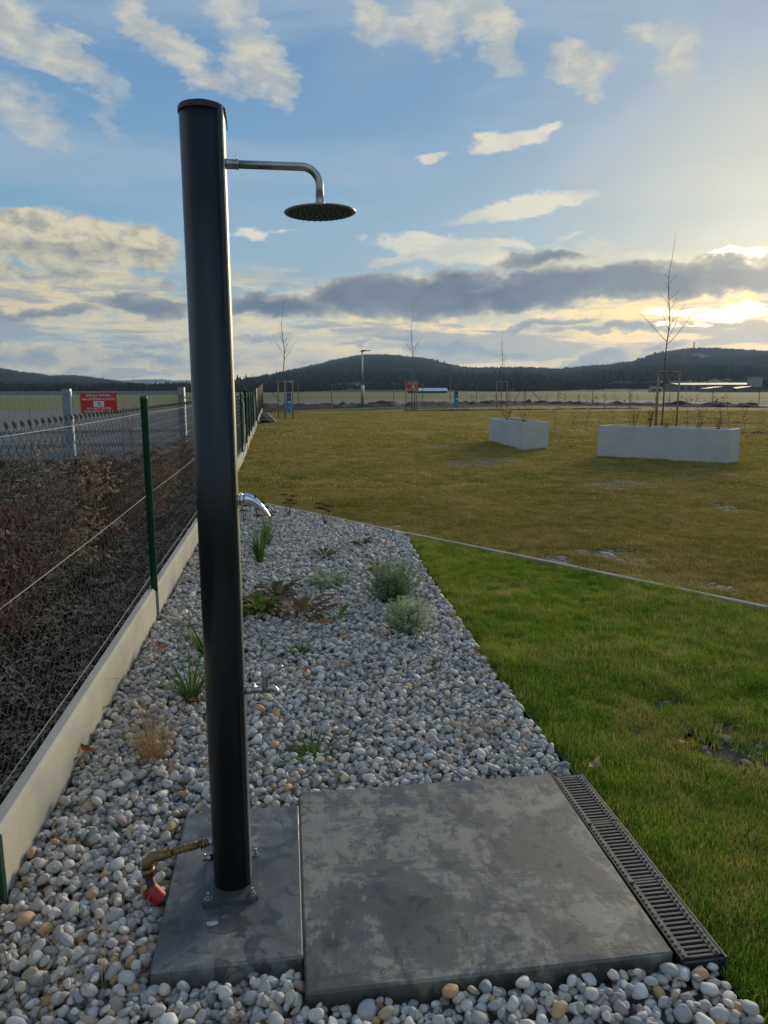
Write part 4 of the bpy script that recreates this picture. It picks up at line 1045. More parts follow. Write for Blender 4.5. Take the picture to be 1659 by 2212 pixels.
# ------------------------------------------------------------------ pebbles
def pebble_mesh(seed, sub=3):
    bm = bmesh.new(); bmesh.ops.create_icosphere(bm, subdivisions=sub, radius=1)
    o = Vector((seed * 3.17, seed * 1.31, seed * 7.7)); rs = random.Random(seed)
    ex = rs.uniform(.72, 1.0); taper = rs.uniform(-.22, .22); cuts = [(Vector((rs.uniform(-1, 1), rs.uniform(-1, 1), rs.uniform(-.6, .6))).normalized(), rs.uniform(.74, .93)) for _ in range(3)]
    for v in bm.verts:
        p = v.co.copy()
        p = Vector([math.copysign(abs(c) ** ex, c) for c in p])
        p *= 1 + .16 * mnoise.noise(p * .9 + o) + .04 * mnoise.noise(p * 2.6 + o)
        p.y *= 1 + taper * p.x
        for n_, d_ in cuts:
            t_ = p.dot(n_) - d_
            if t_ > 0: p -= n_ * t_ * .8
        v.co = p
    me = bpy.data.meshes.new('pebble shape'); bm.to_mesh(me); bm.free()
    me.polygons.foreach_set('use_smooth', [True] * len(me.polygons)); return me
PM = [pebble_mesh(i + 1) for i in range(16)]
proto('pebble', PM, [M['pebble']])
def rect_local(p, o, th):
    dx, dy = p[0] - o[0], p[1] - o[1]; c, s_ = math.cos(th), math.sin(th); return dx * c + dy * s_, -dx * s_ + dy * c
ex_ = np.array([p[0] for p in edge]); ey_ = np.array([p[1] for p in edge])
def right_x(y): return np.interp(y, ey_, ex_)
def pack_pebbles():
    X0, X1, Y0, Y1 = -2.3, 1.05, 1.02, 9.5; c = .005
    nx, ny = int((X1 - X0) / c), int((Y1 - Y0) / c)
    Hh = np.full((ny, nx), -.022, np.float32)
    for j in range(int((1.66 - Y0) / c)):                      # heaped a little against the front of the large slab
        Hh[j, int((-.22 - X0) / c):int((.95 - X0) / c)] = .002
    out = []
    N = 62000
    for it in range(N):
        best = None
        for _ in range(5):
            y = Y0 + (Y1 - Y0) * random.random() ** 1.25
            x = X0 + (X1 - X0) * random.random()
            if x < FX + FS * y + .040 + .010: continue
            if x > right_x(y) - .022: continue
            if y > 7.44 - .045 and (x - .188) * .747 + (y - 7.472) * .665 > -.045: continue
            lx, ly = rect_local((x, y), SL[0][0], TH)
            m = -.012
            if m < lx < SL[0][1] + .004 and -.017 < ly < SL[0][2] + .015: continue
            if .94 < lx < 1.12 and -.017 < ly < .93: continue
            lx, ly = rect_local((x, y), SL[1][0], TH)
            if -.015 < lx < SL[1][1] + .04 and -.017 < ly < SL[1][2] + .015: continue
            h = Hh[min(ny - 1, int((y - Y0) / c)), min(nx - 1, int((x - X0) / c))]
            if best is None or h < best[0]: best = (h, x, y)
        if best is None: continue
        _, x, y = best
        s_ = min(.0235, max(.0068, random.lognormvariate(math.log(.0112), .32)))
        if y > 4: s_ = max(s_, .0105)
        if y > 6.5: s_ = max(s_, .0125)
        a, b, d = s_ * random.uniform(1.02, 1.30), s_ * random.uniform(.74, .98), s_ * random.uniform(.48, .76)
        yaw = random.uniform(0, PI)
        r = a * .92; k = int(r / c) + 1
        iy, ix = min(ny - 1, int((y - Y0) / c)), min(nx - 1, int((x - X0) / c))
        y0_, y1_, x0_, x1_ = max(iy - k, 0), min(iy + k + 1, ny), max(ix - k, 0), min(ix + k + 1, nx)
        yy, xx = np.mgrid[y0_:y1_, x0_:x1_]
        dx = (xx + .5) * c + X0 - x; dy = (yy + .5) * c + Y0 - y
        ca, sa = math.cos(yaw), math.sin(yaw)
        u = (dx * ca + dy * sa) / (a * .95); v = (-dx * sa + dy * ca) / (b * .95)
        q = 1 - u * u - v * v; ok = q > .05
        if not ok.any(): continue
        hh = np.sqrt(np.where(ok, q, 0)) * d
        sub = Hh[y0_:y1_, x0_:x1_]
        need = (sub + hh)[ok]
        z = float(np.percentile(need, 86))
        if z > .042: continue
        gx = np.polyfit(dx[ok], sub[ok], 1)[0] if ok.sum() > 6 else 0
        gy = np.polyfit(dy[ok], sub[ok], 1)[0] if ok.sum() > 6 else 0
        sub[ok] = np.maximum(sub[ok], z + hh[ok] * .92)
        out.append((x, y, z, a, b, d, yaw, max(-.7, min(.7, gx * .8)) + random.uniform(-.18, .18), max(-.7, min(.7, gy * .8)) + random.uniform(-.18, .18)))
    return out
PB = pack_pebbles()
def peb_euler(p):
    m = Matrix.Rotation(math.atan(p[8]), 3, 'X') @ Matrix.Rotation(-math.atan(p[7]), 3, 'Y') @ Matrix.Rotation(p[6], 3, 'Z')
    return m.to_euler()
def apparent(p):
    if p[2] < -.012: return 0
    x, y, z = p[:3]; zz = z - 1.5; dpt = y * math.cos(R(9.55)) - zz * math.sin(R(9.55)); up = y * math.sin(R(9.55)) + zz * math.cos(R(9.55))
    X_, Y_ = 829.5 + 1560 * x / dpt, 1106 - 1560 * up / dpt
    if not (5 < X_ < 1650 and Y_ < 2205): return 0
    return p[3] * p[4] / dpt ** 2
order = sorted(range(len(PB)), key=lambda i: -apparent(PB[i]))
single = set(order[:300])
for i in order[:300]:
    p = PB[i]; o = link('pebble', PM[i % 16], bed, p[:3]); o.rotation_euler = peb_euler(p); o.scale = (p[3], p[4], p[5])
rest = [i for i in range(len(PB)) if i not in single]
scatter('pebbles', 'pebble', [PB[i][:3] for i in rest], [tuple(peb_euler(PB[i])) for i in rest], [PB[i][3:6] for i in rest], [i % 16 for i in rest], None, bed)
print('pebbles', len(PB))

# ------------------------------------------------------------------ grass
def blade(mb, x, y, h, w, lean, yaw, segs=3, curl=1.0, z=0.0):
    dx, dy = math.cos(yaw), math.sin(yaw); px_, py_ = -dy * w / 2, dx * w / 2; vs = []
    for k in range(segs):
        t = k / segs; ww = 1 - t * .75; q = lean * h * t ** 1.8 * curl; zz = h * (t - .25 * lean * t * t)
        vs += [(x + dx * q - px_ * ww, y + dy * q - py_ * ww, z + zz), (x + dx * q + px_ * ww, y + dy * q + py_ * ww, z + zz)]
    q = lean * h * curl; vs.append((x + dx * q, y + dy * q, z + h * (1 - .25 * lean)))
    fs = [(2 * k, 2 * k + 1, 2 * k + 3, 2 * k + 2) for k in range(segs - 1)] + [(2 * segs - 2, 2 * segs - 1, 2 * segs)]
    mb.add(vs, fs)
def grass_proto(key, n, rad_, hmin, hmax, w, mats, cnt=6, lean=(.1, .9), segs=3):
    ms = []
    for i in range(cnt):
        mb = MB()
        for k in range(n):
            r = rad_ * math.sqrt(random.random()); a = random.uniform(0, 6.283)
            blade(mb, r * math.cos(a), r * math.sin(a), random.uniform(hmin, hmax), w * random.uniform(.7, 1.3), random.uniform(*lean), random.uniform(0, 6.283), segs)
        ms.append(mb.mesh('grass tuft'))
    proto(key, ms, mats)
grass_proto('lawn', 85, .065, .018, .050, .0030, [M['blade']])
grass_proto('tall', 34, .05, .05, .115, .0036, [M['blade']], lean=(.2, 1.2), segs=4)
grass_proto('dry', 85, .085, .012, .038, .0036, [M['blade_dry']])
grass_proto('dryfar', 60, .20, .015, .040, .010, [M['blade_dry']], segs=2)
grass_proto('dryvfar', 46, .55, .02, .05, .03, [M['blade_dry']], segs=2)
def gpt(x_, y_, z=0.015):
    a = (x_ - 829.5) / 1560; b = -(y_ - 1106) / 1560; a, b = a + b * .0026, b - a * .0026
    dy = math.cos(R(9.55)) + b * math.sin(R(9.55)); dz = -math.sin(R(9.55)) + b * math.cos(R(9.55)); tt = (z - 1.5) / dz
    return Vector((a * tt, dy * tt, z))
def kerb_side(x, y):           # >0 on the far lawn
    for a, b in zip(LK[:-1], LK[1:]):
        if a[0] <= x <= b[0] or (b is LK[-1]):
            return (x - a[0]) * (a[1] - b[1]) + (y - a[1]) * (b[0] - a[0])
    return 1
bare_spots = [(*gpt(x_, y_)[:2], r_) for x_, y_, r_ in ((1625, 1622, .20), (1445, 1515, .07), (1500, 1590, .06), (1565, 1470, .07), (1420, 1420, .06), (1630, 1840, .05))]
def in_view(x, y, pad=.25):
    return abs(x) < .56 * y + pad + .35
def bare(x, y):
    v = 0
    for bx, by, br in bare_spots:
        v = max(v, 1 - math.hypot(x - bx, (y - by)) / (br * 1.9))
    return v + .45 * mnoise.noise(Vector((x * 5, y * 5, 3))) > .42
P, S_, I_ = [], [], []; P2, S2, I2 = [], [], []
n_try = 0
while n_try < 46000:
    n_try += 1
    y = .9 + 6.8 * random.random() ** 1.25; x = random.uniform(.2, 4.4)
    if not in_view(x, y): continue
    if x < right_x(y) + .018 + .02 * random.random(): continue
    if kerb_side(x, y) > -.045: continue
    lx, ly = rect_local((x, y), SL[0][0], TH)
    if lx < 1.115 and ly < .95 and ly > -.03: continue
    if bare(x, y) and random.random() < .93: continue
    t = mnoise.noise(Vector((x * 1.2, y * 1.2, 9))) + .5 * mnoise.noise(Vector((x * 4, y * 4, 2)))
    lush = (x - right_x(y)) * .5 + t * .9
    sz = max(.55, min(1.5, .85 + t * .5 + random.uniform(-.2, .3)))
    if lush > .45 and random.random() < .16:
        P2.append((x, y, 0)); S2.append((sz * .85, sz * .85, sz * random.uniform(.45, .85))); I2.append(random.randrange(6))
    elif n_try % 100 < 62 or y < 3: P.append((x, y, -.002)); S_.append((sz, sz, sz)); I_.append(random.randrange(6))
def rz(n): return np.stack([rng.uniform(-.12, .12, n), rng.uniform(-.12, .12, n), rng.uniform(0, 6.28, n)], 1)
scatter('grass', 'lawn', P, rz(len(P)), S_, I_)
scatter('grass', 'tall', P2, rz(len(P2)), S2, I2)
# far lawn, three distances; worn patches where the grass pavers show
patches = [(945, 962, .75), (1020, 1001, .95), (1090, 992, .4), (1345, 1052, .85), (1350, 1208, .40), (1262, 1197, .20), (1205, 1212, .22), (1560, 1275, .22), (850, 968, .5), (935, 940, .6), (1570, 1100, .35), (860, 1140, .2)]
PT = []
for (x_, y_, r_) in patches:
    a = (x_ - 829.5) / 1560; b = -(y_ - 1106) / 1560
    dy = math.cos(R(9.55)) + b * math.sin(R(9.55)); dz = -math.sin(R(9.55)) + b * math.cos(R(9.55)); tt = -1.5 / dz
    PT.append((a * tt, dy * tt, r_))
def worn(x, y):
    v = -1
    for px_, py_, pr_ in PT:
        v = max(v, 1 - math.hypot((x - px_) / (pr_ * 1.0), (y - py_) / (pr_ * 1.5)))
    return v + .55 * mnoise.noise(Vector((x * 3.1, y * 3.1, 7))) + .25 * mnoise.noise(Vector((x * 9, y * 9, 1)))
for key, y0, y1, cnt, rr in (('dry', 3.4, 11, 60000, .0), ('dryfar', 9.5, 24, 26000, 0), ('dryvfar', 20, 52, 15000, 0)):
    P, S_, I_ = [], [], []
    for _ in range(cnt):
        y = y0 + (y1 - y0) * random.random() ** 1.3; x = random.uniform(-.56 * y1, .56 * y1)
        if abs(x) > .55 * y + .3 or x < fence_x(y) + .06: continue
        if y < 10 and kerb_side(x, y) < .035: continue
        if y < 9.6 and x < LK[0][0] and y < 9.55: continue
        if worn(x, y) > .42 and random.random() < .88: continue
        if y > 47.5 and (x + 7.4) * -.86 + (y - 49) * .5 > -1: continue
        s_ = random.uniform(.7, 1.25) * (1 + .35 * mnoise.noise(Vector((x * 1.5, y * 1.5, 4))))
        P.append((x, y, -.002)); S_.append((s_, s_, s_ * random.uniform(.8, 1.2))); I_.append(random.randrange(6))
    scatter('grass', key, P, rz(len(P)), S_, I_)
# grass pavers: rows of small concrete studs peeping out
mb = MB()
for px_, py_, pr_ in PT:
    n_ = int(pr_ * 1.6 / .10) + 1
    for i in range(-n_, n_ + 1):
        for j in range(-int(n_ * 1.5), int(n_ * 1.5) + 1):
            x = px_ + i * .10 + (.05 if j % 2 else 0) + random.uniform(-.008, .008); y = py_ + j * .12 + random.uniform(-.01, .01)
            if worn(x, y) < .42 or y < 8.5 or random.random() < .25: continue
            if y < 9.6 and kerb_side(x, y) < .06: continue
            q = TH + PI / 4; w_ = .026 * random.uniform(.7, 1.2); z_ = .010 + .004 * random.random()
            mb.prism([(x + w_ * math.cos(q + k * PI / 2) * 1.3, y + w_ * math.sin(q + k * PI / 2)) for k in range(4)], -.01, z_)
M['paver'] = pm('grass paver concrete', [(.3, (.20, .19, .16)), (.7, (.33, .31, .27))], 10, .9, 0, .4)
tag(mb.build('paver_studs', M['paver']), kind='stuff')
# small stones on the bare soil spots
P, S_ = [], []
for _ in range(2600):
    x, y = random.uniform(.9, 2.4), random.uniform(1.9, 4.3)
    if bare(x, y): s_ = random.lognormvariate(math.log(.007), .5); P.append((x, y, s_ * .2)); S_.append((s_ * 1.2, s_, s_ * .6))
for px_, py_, pr_ in PT:
    if py_ > 8.5: continue
    for _ in range(420):
        x, y = px_ + random.uniform(-1.2, 1.2) * pr_, py_ + random.uniform(-1.6, 1.6) * pr_
        if worn(x, y) > .42 and kerb_side(x, y) > .05: s_ = random.lognormvariate(math.log(.010), .6); P.append((x, y, .001)); S_.append((s_ * 1.6, s_, s_ * .30))
proto('grit', [pebble_mesh(90 + i, 2) for i in range(16)], [M['paver']])
scatter('stones', 'grit', P, rz(len(P)), S_, rng.integers(0, 16, len(P)))
for bx, by, br in bare_spots:
    sheet('bare_soil', [(bx + 2.0 * br * math.cos(a) * (1 + .3 * math.sin(3 * a)), by + 2.0 * br * math.sin(a) * (1 + .25 * math.cos(2 * a))) for a in np.linspace(0, 2 * PI, 22)[:-1]], .004, M['soil'])

# ------------------------------------------------------------------ bark mulch and hedge behind the fence
ms = []
for i in range(8):
    mb = MB()
    for k in range(26):
        l, w = random.uniform(.012, .05), random.uniform(.004, .012)
        T = Matrix.Translation((random.uniform(-.07, .07), random.uniform(-.07, .07), random.uniform(0, .02))) @ Euler((random.uniform(-.5, .5), random.uniform(-.5, .5), random.uniform(0, 6.28))).to_matrix().to_4x4()
        mb.box(-l / 2, l / 2, -w / 2, w / 2, -.0015, .0015, M=T)
    ms.append(mb.mesh('chips'))
proto('chips', ms, [M['chip']])
P, S_ = [], []
for _ in range(15000):
    y = 1.3 + 14.5 * random.random() ** 1.7; x = fence_x(y) - .02 - random.random() ** 1.2 * 5.5
    if abs(x) > .56 * y + 1.0: continue
    P.append((x, y, -.028 + .015 * mnoise.noise(Vector((x * 4, y * 4, 0))))); q = random.uniform(.8, 1.4) * (1 + .05 * y); S_.append((q, q, q))
scatter('bark_chips', 'chips', P, rz(len(P)), S_, rng.integers(0, 8, len(P)))

def leaf(mb, p, d, up, l, w, fold=.25, mi=0):
    """small folded leaf: six triangles along a midrib"""
    d = d.normalized(); s_ = d.cross(up)
    s_ = s_.normalized() if s_.length > 1e-4 else Vector((1, 0, 0)); n_ = s_.cross(d)
    p1 = p + d * l * .38 + n_ * l * .05; p2 = p + d * l * .75 + n_ * l * .02; p3 = p + d * l - n_ * l * .10
    vs = [p, p1 + s_ * w / 2 + n_ * w * fold, p1, p1 - s_ * w / 2 + n_ * w * fold, p2 + s_ * w * .36 + n_ * w * fold, p2, p2 - s_ * w * .36 + n_ * w * fold, p3]
    mb.add(vs, [(0, 2, 1), (0, 3, 2), (1, 2, 5, 4), (2, 3, 6, 5), (4, 5, 7), (5, 6, 7)], mi)
def rdir(zmin=-1.0, zmax=1.0):
    a = random.uniform(0, 6.283); z = random.uniform(zmin, zmax); r = math.sqrt(max(0, 1 - z * z)); return Vector((r * math.cos(a), r * math.sin(a), z))
def branch(mb, p, d, l, r, segs=6, wob=.12, lift=.1):
    pts = [Vector(p)]; d = Vector(d).normalized()
    for k in range(segs):
        d = (d + Vector((random.uniform(-wob, wob), random.uniform(-wob, wob), random.uniform(-wob, wob) * .5 + lift * .3))).normalized(); pts.append(pts[-1] + d * l / segs)
    mb.tube(pts, [r * (1 - .72 * k / segs) for k in range(segs + 1)], 5); return pts
ORD = 'first second third fourth fifth sixth seventh eighth ninth tenth eleventh twelfth thirteenth fourteenth fifteenth sixteenth seventeenth eighteenth nineteenth twentieth'.split()
def hedge_shrub(seed, h, nl):
    random.seed(seed); tw, lf = MB(), MB()
    stems = []
    for k in range(5):
        d = Vector((random.uniform(-.35, .35), random.uniform(-.35, .35), 1)); stems.append(branch(tw, (random.uniform(-.04, .04), random.uniform(-.04, .04), 0), d, h * random.uniform(.8, 1.1), .006, 8, .12))
    tips = []
    for st in stems:
        for k in range(2, len(st)):
            for _ in range(4):
                dd = rdir(-.2, .7); b = branch(tw, st[k], dd, random.uniform(.10, .30) * (1.25 - .5 * k / len(st)), .0022, 4, .25); tips.append(b)
    for _ in range(nl):
        b = random.choice(tips); i = random.randrange(1, len(b)); p = b[i]
        leaf(lf, p + rdir() * .012, (rdir(-.8, .3)), rdir(), random.uniform(.026, .050), random.uniform(.013, .024), random.uniform(-.2, .5))
    return tw, lf
hg = []
for s_ in range(4):
    tw, lf = hedge_shrub(40 + s_, .90, 1500)
    a, b = tw.mesh('stems'), lf.mesh('leaves'); a.materials.append(M['twig']); b.materials.append(M['beech']); hg.append((a, b))
random.seed(99)
labs = ['withered red-brown hedge shrub at the left edge of the photo behind the near fence panel', 'withered hedge shrub with its bare tips over the fence top wire, beside the left edge',
        'withered hedge shrub seen just left of the nearest green fence post', 'sparse brown hedge shrub seen just right of the nearest green fence post', 'small brown hedge shrub seen low beside the black shower column']
k = 0
for i in range(16):
    y = 2.5 + i * .72; off = .75 + .1 * math.sin(i * 2.3)
    x = fence_x(y) - off
    a, b = hg[i % 4]
    zlab = '%s withered red-brown shrub from the near end of the hedge behind the fence' % ORD[i]
    t = thing('hedge_shrub', zlab, 'shrub', (x, y, -.03), random.uniform(0, 6), 'withered hedge shrubs behind the fence')
    sc_ = random.uniform(.88, 1.1) * (1.0 if y < 7 else .8); t.scale = (sc_, sc_, sc_)
    link('stems', a, t); link('leaves', b, t)
for i in range(7):                                            # tall bare whips above the hedge
    y = 4.2 + i * .8; x = fence_x(y) - .75 - random.uniform(-.1, .3)
    mb = MB(); b_ = branch(mb, (0, 0, 0), (random.uniform(-.1, .1), random.uniform(-.1, .1), 1), random.uniform(1.25, 1.5), .006, 10, .08)
    for k in range(5, 10):
        branch(mb, b_[k], rdir(.0, .6), random.uniform(.04, .10), .0018, 3)
    tag(mb.build('bare_whip', M['twig'], None, (x, y, -.03)), '%s thin bare shoot from the near end, rising above the withered hedge' % ORD[i], 'shrub', 'bare shoots above the hedge')
# loose leaves and pale chips on the mulch
def curled_leaf(mb, l, w, lobes=0, curl=.5, n=9):
    L_, Rr, C_ = [], [], []
    for i in range(n):
        t = i / (n - 1); x = l * (t - .5); ww = w * .5 * math.sin(PI * min(1, t * .93 + .05)) ** .8
        if lobes: ww *= .62 + .38 * abs(math.cos(lobes * PI * t))
        zc = curl * l * (t - .5) ** 2 * 1.6; side = ww * .5 * curl
        C_.append((x, 0, zc)); L_.append((x - ww * .15, ww, zc + side + .1 * w * math.sin(5 * t))); Rr.append((x + .1 * ww, -ww, zc + side * .7))
    o = len(C_)
    mb.add(C_ + L_ + Rr, [(i, i + 1, o + i + 1, o + i) for i in range(n - 1)] + [(i + 1, i, 2 * o + i, 2 * o + i + 1) for i in range(n - 1)], 0, True)
ms = []
for i in range(3):
    mb = MB(); curled_leaf(mb, .07, .04, 0, .3 + .3 * i); ms.append(mb.mesh('leaf litter'))
proto('litter', ms, [M['beech']])
P = []
for _ in range(420):
    y = 2.0 + 8 * random.random() ** 1.4; P.append((fence_x(y) - .1 - random.random() * 2.2, y, .0))
scatter('leaf_litter', 'litter', P, rz(len(P)), np.repeat(rng.uniform(.5, 1.1, len(P))[:, None], 3, 1), rng.integers(0, 3, len(P)))

# ------------------------------------------------------------------ plants in the pebble bed
def strap_plant(name, label, pos, n, h, w, mat, lean=(.3, 1.1), rad_=.02, seed=1, dry=0, group=None, cat='plant', segs=7, droop=.8):
    random.seed(seed); t = thing(name, label, cat, pos, 0, group)
    for q, (cnt, mm) in enumerate(((n - dry, mat), (dry, M['straw']))):
        mb = MB()
        for _ in range(cnt):
            r = rad_ * math.sqrt(random.random()); a = random.uniform(0, 6.283); yaw = a + random.uniform(-.7, .7); hh = h * random.uniform(.55, 1.1); ln = random.uniform(*lean)
            x, y = r * math.cos(a), r * math.sin(a); dx, dy = math.cos(yaw), math.sin(yaw); vs = []
            for k in range(segs + 1):
                tt = k / segs; ww = w / 2 * (1 - tt ** 2 * .92); out_ = hh * ln * (tt ** 1.5); zz = hh * (tt - droop * ln * .35 * tt ** 2.6) - .02
                vs += [(x + dx * out_ - dy * ww, y + dy * out_ + dx * ww, zz + ww * .5), (x + dx * out_, y + dy * out_, zz), (x + dx * out_ + dy * ww, y + dy * out_ - dx * ww, zz + ww * .5)]
            mb.add(vs, [(3 * k + j, 3 * k + j + 1, 3 * k + j + 4, 3 * k + j + 3) for k in range(segs) for j in (0, 1)], 0, True)
        if cnt: stuff(mb.build('leaves' if q == 0 else 'dry_leaves', mm, t))
    return t
SG = 'clumps growing in the pebble bed'
strap_plant('daylily', 'green strap-leaved clump left of the shower column beside the concrete boards', gpt(412, 1519), 60, .34, .0095, M['leaf_strap'], seed=2, dry=7)
strap_plant('daylily', 'strap-leaved clump half hidden behind the middle of the shower column', gpt(440, 1412), 50, .36, .010, M['leaf_strap'], seed=3, dry=7)
strap_plant('chive_clump', 'upright narrow-leaved clump just right of the column below the chrome lever', gpt(560, 1217), 60, .40, .011, M['leaf_strap'], (.1, .8), seed=4, dry=5)
strap_plant('chive_clump', 'upright green clump behind the narrow-leaved one, farther along the bed', gpt(576, 1180), 50, .36, .011, M['leaf_strap'], (.1, .7), seed=5, dry=3)
strap_plant('feather_grass', 'golden dry tussock grass between the concrete boards and the column', gpt(332, 1645), 150, .30, .0024, M['straw'], (.1, .75), .055, seed=6, dry=0)
strap_plant('feather_grass', 'few long golden stalks arching over the board from the dry tussock', gpt(338, 1640), 16, .62, .0014, M['straw'], (.6, 1.2), .04, seed=7)
strap_plant('grass_tuft', 'small bright green grass tuft in the middle of the pebble bed', gpt(652, 1416), 120, .10, .0045, M['leaf_strap'], (.2, .9), .05, seed=8)
strap_plant('grass_tuft', 'small wispy grass tuft right of the bright green tuft with brown leaves', gpt(735, 1610), 50, .085, .003, M['leaf_olive'], (.3, 1.1), .05, seed=9, dry=12)
strap_plant('strap_plant', 'flat star-shaped green plant in front of the large slab', gpt(678, 1640), 22, .12, .011, M['leaf_green'], (1.0, 2.2), .02, seed=10, droop=.9)
strap_plant('dry_tuft', 'brown dry tuft near the right edge of the pebble bed', gpt(1028, 1590), 70, .11, .003, M['straw'], (.3, 1.3), .06, seed=11)
strap_plant('dry_tuft', 'pale brown tuft lying flat right of the bed centre', gpt(950, 1455), 60, .09, .003, M['leaf_olive'], (.6, 1.6), .07, seed=12, dry=25)
strap_plant('dry_tuft', 'small dark brown tuft left of the pale flat tuft', gpt(808, 1438), 44, .07, .004, M['oak_leaf'], (.3, 1.3), .05, seed=13, dry=10)
strap_plant('dry_tuft', 'thin straw tuft right of the foot tap', gpt(675, 1492), 18, .14, .0022, M['straw'], (.2, .9), .03, seed=14)
strap_plant('dry_tuft', 'thin straw tuft in the bed halfway between foot tap and dry brown tuft', gpt(832, 1500), 18, .12, .0022, M['straw'], (.2, .9), .04, seed=15)
strap_plant('stalks', 'long bent straw stalks in the pebbles at the bottom left', gpt(215, 2160), 7, .42, .0026, M['straw'], (.5, 1.2), .05, seed=16)
strap_plant('stalks', 'single thin dry stalk leaning over the narrow slab', gpt(385, 2150), 2, .22, .0016, M['straw'], (.1, .4), .01, seed=17)
strap_plant('stalks', 'dry leaf stalks in the very corner at the bottom left of the bed', gpt(40, 2195), 9, .18, .003, M['straw'], (.6, 1.4), .05, seed=18)
def rosette(name, label, pos, n, l, w, mat, seed, up=.5, cat='plant'):
    l *= 1.25; w *= 1.3; up += .25; random.seed(seed); t = thing(name, label, cat, pos); mb = MB()
    for k in range(n):
        a = k * 2.4 + random.uniform(-.3, .3); e = random.uniform(.1, up); d0 = Vector((math.cos(a), math.sin(a), 0)); s_ = Vector((-math.sin(a), math.cos(a), 0)); ll = l * random.uniform(.6, 1.1); vs = []
        for j in range(9):
            tt = j / 8; ww = w * .5 * (.16 + .84 * math.sin(PI * min(1, max(0, (tt - .22) / .78))) ** .8) if tt > .22 else w * .08
            if j == 8: ww = .0006
            c = d0 * ll * tt * math.cos(e * (1 - tt)) + Vector((0, 0, ll * (math.sin(e) * tt * 1.7 - .9 * e * tt * tt) - .004)); c.z += .006 * math.sin(6 * tt + k)
            vs += [c + s_ * ww + Vector((0, 0, ww * .35)), c, c - s_ * ww + Vector((0, 0, ww * .35))]
        mb.add(vs, [(3 * q + j, 3 * q + j + 1, 3 * q + j + 4, 3 * q + j + 3) for q in range(8) for j in (0, 1)], 0, True)
    stuff(mb.build('leaves', mat, t)); return t
rosette('broadleaf_rosette', 'leafy plant with green and orange leaves right of the column', gpt(562, 1328), 42, .145, .044, M['leaf_mixed'], 21, 1.2)
rosette('broadleaf_rosette', 'dark green and dull leaves behind the green and orange plant', gpt(600, 1295), 22, .16, .036, M['leaf_olive'], 22, .9)
rosette('broadleaf_rosette', 'limp olive-brown plant in the bed between the orange-leaved one and the silvery shrubs', gpt(655, 1335), 24, .20, .034, M['leaf_olive'], 23, 1.0)
rosette('broadleaf_rosette', 'single long green leaves lying right of the limp plant', gpt(725, 1342), 4, .15, .028, M['leaf_green'], 24, .4)
rosette('grey_rosette', 'low grey-green rosette in the middle of the bed left of the silvery shrubs', gpt(710, 1265), 34, .17, .030, M['leaf_silver'], 25, .8)
rosette('broadleaf_rosette', 'small flat yellowish plant far along the bed near the kerb', gpt(785, 1178), 18, .11, .030, M['leaf_olive'], 26, .5)
rosette('broadleaf_rosette', 'flat olive plant just in front of the yellowish one near the kerb', gpt(700, 1205), 14, .12, .028, M['leaf_olive'], 27, .5)
rosette('broadleaf_rosette', 'tiny reddish plant just behind the taller silvery shrub', gpt(815, 1235), 14, .11, .028, M['leaf_mixed'], 28, .8)
def silver_shrub(label, pos, r, h, seed):
    random.seed(seed); t = thing('silvery_shrub', label, 'shrub', pos, 0, 'silvery shrubs in the pebble bed'); tw, lf = MB(), MB()
    for k in range(120):
        a = random.uniform(0, 6.283); q = math.sqrt(random.random()); d = Vector((q * random.uniform(.4, 1.2) * math.cos(a), q * random.uniform(.4, 1.2) * math.sin(a), random.uniform(.45, 1.1)))
        b = branch(tw, (r * .25 * q * math.cos(a), r * .25 * q * math.sin(a), 0), d, h * random.uniform(.45, 1.2), .0018, 7, .18, .2)
        for p in b[2:]:
            for _ in range(9):
                leaf(lf, p + rdir() * .012, rdir(-.2, 1), rdir(), random.uniform(.012, .026), random.uniform(.004, .008))
    tw.build('stems', M['twig'], t); stuff(lf.build('leaves', M['leaf_silver'], t)); return t
silver_shrub('taller silvery-green shrub, the farther of the pair near the grass edge', gpt(845, 1300), .16, .28, 31)
silver_shrub('lower silvery-green shrub, the nearer of the pair near the grass edge', gpt(880, 1368), .15, .19, 32)
for i, (x_, y_, lab) in enumerate(((528, 1130, 'dark red dried flower heads right beside the column under the lever'), (556, 1118, 'dark red dried flower heads just behind the lever tip'), (575, 1150, 'dark red dried flower heads over the upright green clump'),
                                   (622, 1118, 'dark red dried flower heads against the kerb, left of two'), (703, 1135, 'dark red dried flower heads against the kerb, right of two'))):
    random.seed(50 + i); t = thing('sedum', lab, 'plant', gpt(x_, y_)); st, hd_ = MB(), MB()
    for k in range(6):
        d = Vector((random.uniform(-.35, .35), random.uniform(-.35, .35), 1)); b = branch(st, (0, 0, 0), d, random.uniform(.16, .28), .004, 4, .08); c = b[-1]
        for _ in range(26):
            q = rdir(-.1, .5) * random.uniform(.01, .052); q.z *= .35; hd_.lathe([(.001, -.006), (.009, 0), (.001, .006)], 5, Matrix.Translation(c + q), cap=False)
    st.build('stems', M['twig'], t); hd_.build('flower_head', M['sedum'], t)
